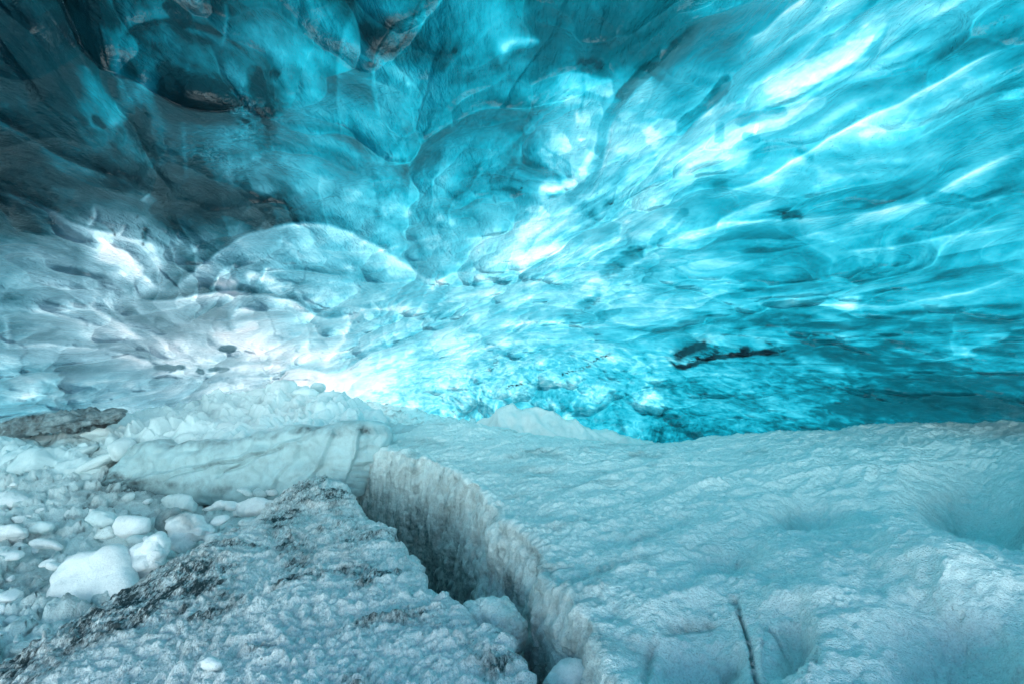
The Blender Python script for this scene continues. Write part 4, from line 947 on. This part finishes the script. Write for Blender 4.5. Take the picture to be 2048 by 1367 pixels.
def C4(pts): return [(x / 4, 940 + y / 4) for x, y in pts]
def floor_tilt(k=1.1): return (0.05, 1, -k)
big = [
 ('snow_slab', C4([(380,1045),(428,940),(436,840),(520,735),(640,652),(790,655),(870,605),(955,592),(1000,690),(1060,830),(1105,968),(1050,1005),(900,1070),(740,1130),(590,1185),(540,1135),(450,1100)]), 2.46, (0.1, 1, -0.8), 0.06, M_CHUNK,
  dict(power=8, rough=0.012, sc=4., nth=300, nr=60, dirt_fn=None), 'largest pale flat snow slab lying on the rubble at far left', 'snow slab', 1.0),
 ('snow_chunk', C4([(960,650),(1120,605),(1205,575),(1245,512),(1300,520),(1330,575),(1300,690),(1240,770),(1120,828),(1050,800),(985,720)]), 2.60, (0.1, 1, -0.7), 0.055, M_CHUNK, dict(power=4, rough=0.02), 'white snow chunk with a raised horn, touching the right side of the largest slab', 'snow chunk', 1.0),
 ('snow_chunk', C4([(1070,845),(1140,800),(1205,770),(1262,820),(1240,900),(1170,945),(1108,975)]), 2.62, (0.1, 1, -0.8), 0.05, M_CHUNK, dict(power=3, rough=0.02), 'small pale snow chunk wedged between the largest slab and the ridge', 'snow chunk', 1.0),
 ('snow_chunk', C4([(905,450),(955,375),(1060,365),(1150,395),(1155,470),(1090,512),(965,545),(922,510)]), 2.95, (0.1, 1, -0.6), 0.06, M_CHUNK, dict(power=3, rough=0.015), 'bright squarish snow chunk above the largest slab', 'snow chunk', 1.0),
 ('snow_chunk', C4([(750,532),(800,490),(885,448),(915,510),(860,545)]), 2.95, (0.1, 1, -0.7), 0.03, M_FLOOR, dict(power=3, rough=0.01), 'grey wedge of dirty snow left of the bright squarish chunk', 'snow chunk', 1.0),
 ('snow_chunk', C4([(1335,400),(1360,372),(1440,335),(1560,350),(1620,430),(1690,480),(1640,530),(1540,548),(1500,618),(1425,638),(1372,590),(1378,530)]), 3.05, (0.0, 1, -0.5), 0.08, M_CHUNK,
  dict(power=3, rough=0.03, dirt_fn=sum_strokes([([(1400/4,940+350/4),(1500/4,940+370/4),(1550/4,940+430/4)], 12, .6, 0)])), 'knobbly white chunk with a dirty top, standing against the dark shard', 'snow chunk', 1.0),
 ('ice_shard', C4([(1240,452),(1290,370),(1335,325),(1405,308),(1370,370),(1335,410),(1340,470),(1300,500)]), 3.1, (0.4, 1, -0.4), 0.04, M_DIRTY, dict(power=2.5, rough=0.015, dirt=0.3), 'dark grey ice shard leaning behind the knobbly white chunk', 'ice shard', 1.0),
 ('snow_chunk', C4([(-80,490),(60,437),(160,447),(186,490),(110,525),(-20,550),(-90,550)]), 3.0, (0.1, 1, -0.9), 0.06, M_CHUNK, dict(power=3, rough=0.015, ysc=2), 'smooth pale oval chunk cut by the left edge below the rounded boulder', 'snow chunk', 1.0),
 ('snow_boulder', C4([(-90,205),(0,180),(80,180),(146,220),(135,280),(70,312),(-90,320)]), 3.7, (0.1, 1, -0.5), 0.09, M_CHUNK, dict(power=2.5, rough=0.02), 'bright rounded snow boulder cut off by the left edge', 'snow boulder', 1.0),
 ('snow_chunk', C4([(245,580),(300,548),(390,545),(470,585),(460,620),(350,615),(280,605)]), 2.9, (0.1, 1, -0.9), 0.04, M_CHUNK, dict(power=3, rough=0.01, ysc=2), 'long white loaf-shaped chunk left of the grey wedge', 'snow chunk', 1.0),
 ('snow_chunk', C4([(190,455),(260,415),(380,410),(410,440),(330,480),(240,488)]), 3.1, (0.1, 1, -0.9), 0.04, M_PILE, dict(power=3, rough=0.015, ysc=2), 'greyish flat chunk right of the pale oval one', 'snow chunk', 1.0),
 ('snow_chunk', C4([(330,745),(400,722),(465,750),(465,780),(390,785)]), 2.65, (0.1, 1, -0.9), 0.035, M_CHUNK, dict(power=3, rough=0.008, ysc=1.6), 'small white pebble-shaped chunk left of the largest slab', 'snow chunk', 1.0),
 ('snow_chunk', C4([(690,395),(740,330),(880,330),(925,400),(850,440),(790,430)]), 3.15, (0.1, 1, -0.7), 0.05, M_PILE, dict(power=3, rough=0.02), 'flat grey-blue chunk with a shadowed lower edge behind the bright squarish chunk', 'snow chunk', 1.0),
 ('snow_chunk', C4([(990,560),(1060,515),(1130,520),(1180,555),(1120,590),(1030,590)]), 2.85, (0.1, 1, -0.7), 0.04, M_PILE, dict(power=3, rough=0.015, dirt=0.3), 'dirt-flecked flat chunk between the squarish and horned chunks', 'snow chunk', 1.0),
 ('snow_chunk', C4([(1140,545),(1180,520),(1225,540),(1220,570),(1160,575)]), 2.8, (0.1, 1, -0.7), 0.03, M_CHUNK, dict(power=3, rough=0.008), 'tiny white chunk touching the horn of the horned chunk', 'snow chunk', 1.0),
 ('snow_chunk', C4([(1290,660),(1340,625),(1390,650),(1380,705),(1310,710)]), 2.8, (0.1, 1, -0.7), 0.03, M_FLOOR, dict(power=3, rough=0.012), 'small grey chunk below the knobbly white chunk', 'snow chunk', 1.0),
 ('snow_chunk', C4([(1770,510),(1820,445),(1900,460),(1950,530),(1880,580),(1800,570)]), 3.2, (0.1, 1, -0.7), 0.05, M_PILE, dict(power=3, rough=0.02), 'pale blunt chunk on the rubble beside the upper end of the ridge', 'snow chunk', 1.0),
 ('snow_chunk', C4([(40,1210),(80,1170),(150,1165),(165,1220),(110,1255)]), 2.25, (0.1, 1, -0.9), 0.035, M_CHUNK, dict(power=3, rough=0.012), 'lone white chunk on the snow nearest the lower left corner', 'snow chunk', 1.0),
 ('snow_chunk', C4([(1610,310),(1680,290),(1750,250),(1810,243),(1835,275),(1760,300),(1650,325)]), 3.6, (0.1, 1, -0.7), 0.04, M_CHUNK, dict(power=3, rough=0.015, ysc=2.0), 'knobbed finger-shaped white chunk at the foot of the glazed slab', 'snow chunk', 1.0),
 ('snow_chunk', C4([(1290,240),(1350,195),(1480,200),(1540,265),(1500,320),(1360,310)]), 3.7, (0.1, 1, -0.6), 0.07, M_PILE, dict(power=3, rough=0.03), 'grainy snow chunk under the dark notch of the glazed slab', 'snow chunk', 1.0),
 ('snow_boulder', [(545,1020),(548,1003),(562,992),(585,996),(592,1010),(578,1030),(556,1034)], 3.35, (0.1, 1, -0.6), 0.06, M_PILE, dict(power=2.2, rough=0.012), 'round grey-blue snow boulder tucked against the left flank of the ridge', 'snow boulder', 1.0),
 ('snow_chunk', [(470,1008),(500,993),(540,998),(545,1015),(520,1030),(480,1028)], 3.5, (0.1, 1, -0.7), 0.05, M_CHUNK, dict(power=2.5, rough=0.02, ysc=1.6), 'lumpy white chunk left of the round boulder beside the ridge', 'snow chunk', 1.0),
 ('snow_boulder', [(915,1218),(945,1205),(985,1200),(1020,1215),(1042,1245),(1045,1285),(1030,1325),(1000,1318),(965,1290),(930,1262)], 1.78, (0.25, 1, -0.35), 0.10, M_BLOCK, dict(power=2.5, rough=0.025, nth=260, nr=60, sc=9.), 'snow boulder jammed in the crack between the ridge and the huge block', 'snow boulder', 1.0),
 ('snow_boulder', [(1090,1375),(1105,1345),(1130,1322),(1165,1325),(1200,1350),(1225,1380),(1230,1440),(1100,1440)], 1.40, (0.1, 1, -0.5), 0.08, M_CHUNK, dict(power=2.5, rough=0.015, nth=240, nr=50, sc=8.), 'pale snow boulder plugging the crack at the bottom edge', 'snow boulder', 1.0),
 ('snow_lump', [(400,1322),(425,1312),(440,1325),(428,1336),(405,1335)], 1.42, (0.1, 1, -1.3), 0.02, M_CHUNK, dict(power=2.5, rough=0.006), 'tiny white lump lying on the ridge near the bottom edge', 'snow lump', 1.0),
 ('snow_lump', [(1300,1118),(1308,1109),(1322,1110),(1325,1120),(1312,1126)], 1.95, (0.1, 1, -1.3), 0.015, M_CHUNK, dict(power=2.5, rough=0.004), 'tiny white lump sitting alone on the huge block', 'snow lump', 1.0),
]
for i, (nme, ol, Y0, n, th, mt, kw, lab, cat, _) in enumerate(big):
    kw = dict(kw); kw.pop('dirt_fn', None) if kw.get('dirt_fn', 1) is None else None
    kw.setdefault('nth', 150); kw.setdefault('nr', 34)
    o = traced(nme, ol, Y0, n, th, mt, 3.1 * i + 1, **kw)
    tag(o, lab, cat)

# --- warm far mound and the small grey saddle beside it
def mound(name, crest, Yc, foot, mat, label, cat, amp=0.03, dirt=0.1, seed=0.):
    L = smooth_line(crest, 12)
    n = len(L)
    m = 90
    V = np.zeros((n, m, 3))
    Ys = np.interp(np.linspace(0, 1, n), np.linspace(0, 1, len(Yc)), Yc)
    Fz = foot
    for j in range(m):
        s = j / (m - 1) * 2 - 1            # -1 near foot .. 0 crest .. 1 far foot
        for i in range(n):
            c = at(L[i, 0], L[i, 1], Ys[i])
            hgt = max(c[2] - Fz, 0.02)
            V[i, j] = (c[0] + s * 0.15, c[1] + s * (0.4 + 1.3 * hgt) + (0.0), Fz + hgt * (1 - abs(s) ** 1.25))
    up = np.repeat(V, 1, 0)
    nm = grid_normals(up)
    if nm[n // 2, m // 2, 2] < 0: nm = -nm
    W = 0.1 * np.stack([noise(V, 2.), noise(V, 2., 9.), noise(V, 2., 19.)], -1)
    V = V + nm * (amp * fbm(V + W, (5., 2.5, 5.), 4, seed) + amp * 0.8 * ridged(V + W, (6, 2, 3), 2, seed + 4) - amp)[..., None]
    o = raw_mesh(name, V, quads_of(n, m), mat, {'dirt': np.clip(dirt + 0.2 * fbm(V, 6., 3, seed), 0, 1)})
    tag(o, label, cat)
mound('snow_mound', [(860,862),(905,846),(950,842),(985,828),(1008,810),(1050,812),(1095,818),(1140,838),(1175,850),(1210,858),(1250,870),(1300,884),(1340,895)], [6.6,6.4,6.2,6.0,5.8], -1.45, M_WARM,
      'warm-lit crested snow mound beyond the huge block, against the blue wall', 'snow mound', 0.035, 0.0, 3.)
mound('snow_saddle', [(740,850),(775,844),(815,846),(850,848),(880,852),(930,862)], [6.6,6.3,6.2], -1.5, M_PILE, 'low brownish-grey snow bank between the heap and the warm-lit mound', 'snow bank', 0.03, 0.35, 8.)

# --- lumps on the heap
def lump_obj(name, px, py, rx, ry, Y, rot, mat, seed, label, group, ang=6.0, sub=4):
    bm = bmesh.new()
    bmesh.ops.create_icosphere(bm, subdivisions=sub, radius=1.0)
    D = np.array([v.co[:] for v in bm.verts])
    r_ = np.random.default_rng(int(seed * 13) + 5)
    pl = r_.normal(size=(9, 3)); pl /= np.linalg.norm(pl, axis=1)[:, None]
    dd = r_.uniform(0.62, 1.02, 9); pw = ang
    S = sum((np.maximum(D @ p, 0) / d) ** pw for p, d in zip(pl, dd)) + (1 / 1.12) ** pw
    rad = S ** (-1 / pw)
    V = D * rad[:, None]
    V = V * (1 + 0.08 * fbm(V, 1.6, 3, seed) + 0.07 * np.abs(noise(V, 3.2, seed + 2)))[:, None]
    wx = rx / F * Y; wz = ry / F * Y
    V = V * np.array([wx, 0.5 * (wx + wz) * 1.05, wz]) * 1.08
    c, s = math.cos(rot), math.sin(rot)
    V = np.stack([V[:, 0] * c - V[:, 2] * s, V[:, 1], V[:, 0] * s + V[:, 2] * c], -1)
    base = at(px, py, Y)
    for v, p in zip(bm.verts, V): v.co = p
    me = bpy.data.meshes.new(name); bm.to_mesh(me); bm.free()
    me.polygons.foreach_set('use_smooth', np.ones(len(me.polygons), bool))
    a = me.attributes.new('dirt', 'FLOAT', 'POINT')
    a.data.foreach_set('value', np.clip(0.05 + 0.18 * fbm(V + base, 4., 3, seed), 0, 1).astype(np.float32))
    me.materials.append(mat)
    o = bpy.data.objects.new(name, me); scene.collection.objects.link(o)
    o.location = base
    tag(o, label, 'snow boulder' if 'boulder' in name else 'snow lump', group)
    return o

LUMPS = [
 ('snow_boulder',566,784,27,28,6.35,0.0,'tall rounded boulder of snow crowning the heap in front of the bright gap',None),
 ('snow_boulder',608,792,24,18,6.3,0.2,'squat snow boulder just right of the tall crowning boulder',None),
 ('snow_boulder',515,797,38,20,6.3,0.1,'wide warm-tinged snow boulder just left of the tall crowning boulder',None),
 ('snow_lump',636,776,15,11,6.7,0.0,'little snow lump peeping over the heap right of the crowning boulder',None),
 ('snow_boulder',672,797,36,15,6.3,-0.35,'sloping grey-topped boulder on the right shoulder of the heap',None),
 ('snow_boulder',716,812,26,16,6.0,-0.5,'blue-grey angular boulder at the right end of the heap crest',None),
 ('snow_lump',652,822,34,14,5.8,0.0,'broad snow lump below the grey-topped boulder',None),
 ('snow_lump',503,858,27,15,4.85,0.05,'smooth egg-shaped lump resting on the top rim of the glazed slab',None),
 ('snow_lump',452,863,33,17,4.85,-0.1,'bulky rounded lump left of the egg-shaped lump on the slab rim',None),
 ('snow_lump',412,872,18,10,4.8,0.0,'small lump left of the bulky lump on the slab rim',None),
 ('snow_boulder',245,895,27,22,4.45,0.2,'round snow boulder above the left shoulder of the glazed slab',None),
 ('snow_boulder',204,866,34,16,5.0,0.3,'blocky boulder under the tip of the dark ledge',None),
 ('snow_lump',178,872,19,11,5.2,0.2,'pale lump right of the small daylight gap',None),
 ('snow_boulder',60,888,44,19,4.9,0.15,'smooth grey boulder under the dark ledge left of the daylight gap',None),
 ('snow_boulder',745,862,24,24,5.1,0.1,'knobbly upright boulder at the right end of the glazed slab',None),
 ('snow_boulder',700,846,30,17,5.2,-0.1,'rounded boulder left of the knobbly upright one',None),
 ('snow_lump',150,912,48,14,4.6,0.45,'long slanting lump below the daylight gap',None),
 ('snow_lump',190,925,46,12,4.4,0.5,'lowest long slanting lump left of the glazed slab',None),
]
for i, (nme, px, py, rx, ry, Y, rot, lab, grp) in enumerate(LUMPS):
    lump_obj(nme, px, py, rx, ry, Y, rot, M_LUMP, i + 1.0, lab, grp)
SM = [(300,846,36,13,5.4),(352,866,26,12,5.0),(372,828,26,12,5.8),(432,818,26,12,5.9),(470,832,34,14,5.6),(396,846,26,11,5.4),(330,832,28,11,5.8),(590,838,30,12,5.4),(545,838,24,10,5.4),(268,862,22,12,5.1),
      (310,876,20,10,4.8),(560,815,28,12,6.0),(440,795,30,12,6.4),(610,866,18,9,4.9),(640,852,24,10,5.1),(578,858,22,9,4.9),(120,930,30,12,4.4),(60,930,36,12,4.35),(20,912,26,12,4.5),(100,905,26,12,4.7),(410,800,24,9,6.4),
      (505,822,22,10,5.8),(350,812,24,8,6.3),(230,845,18,8,5.5),(285,825,18,6,6.1)]
for i, (px, py, rx, ry, Y) in enumerate(SM):
    lump_obj('snow_lump', px, py, rx, ry, Y, random.uniform(-.3, .3), M_LUMP, 40.0 + i, 'soft rounded snow lump in the broken heap behind the glazed slab', 'rounded snow lumps of the heap')
ST = [(520,985,12,7,3.95),(545,982,10,7,3.95),(600,985,12,8,3.9),(628,972,9,7,4.0),(655,975,8,5,4.0),(680,968,9,6,4.2),(690,955,8,6,4.4),(664,962,8,6,4.3),(575,982,9,6,3.95),(490,982,14,6,3.8),(462,1010,14,7,3.5),
      (440,1040,16,8,3.2),(500,1045,18,8,3.1),(480,1075,14,8,2.95),(430,1075,16,9,2.9),(395,1120,13,7,2.7),(20,1110,18,9,2.7),(95,1125,12,6,2.65),(60,1050,18,8,3.1),(20,1190,20,10,2.4),(30,1290,18,8,2.1),(150,1290,10,5,2.1),
      (705,985,8,6,4.1),(715,972,9,6,4.2)]
r_s = np.random.default_rng(5)
fp = floor_P.reshape(-1, 3)
fpx, fpy = proj(fp)
cand = np.nonzero((fpx > -40) & (fpx < 720) & (fpy > 955) & (fpy < 1340) & (fpy < 1000 + (720 - fpx) * 0.62 - 20) & (fp[:, 1] > 1.5))[0]
pick = r_s.choice(cand, 2600, replace=False)
kept = []
for c_ in pick:
    x_, y_ = fpx[c_], fpy[c_]
    if 85 < x_ < 335 and 1065 < y_ < 1240: continue
    if 225 < x_ < 425 and 1010 < y_ < 1120: continue
    size = (4 + 13 * r_s.random() ** 2.2) * (0.55 + 0.6 * (y_ - 950) / 300)
    if all((x_ - a) ** 2 + ((y_ - b) * 1.6) ** 2 > ((size + c) * 0.95) ** 2 for a, b, c in kept):
        kept.append((x_, y_, size))
        ST.append((x_, y_ - size * 0.15, size, size * (0.5 + 0.35 * r_s.random()), fp[c_, 1]))
    if len(kept) >= 150: break
for i, (px, py, rx, ry, Y) in enumerate(ST):
    b = at(px, py, Y)
    lump_obj('snow_clod', px, py, rx, ry, Y, random.uniform(-.5, .5), M_CHUNK if i % 3 else M_FLOOR, 90.0 + i, 'small rounded clod of snow strewn on the rubble left of the ridge', 'small snow clods on the rubble', 12.0, 3)
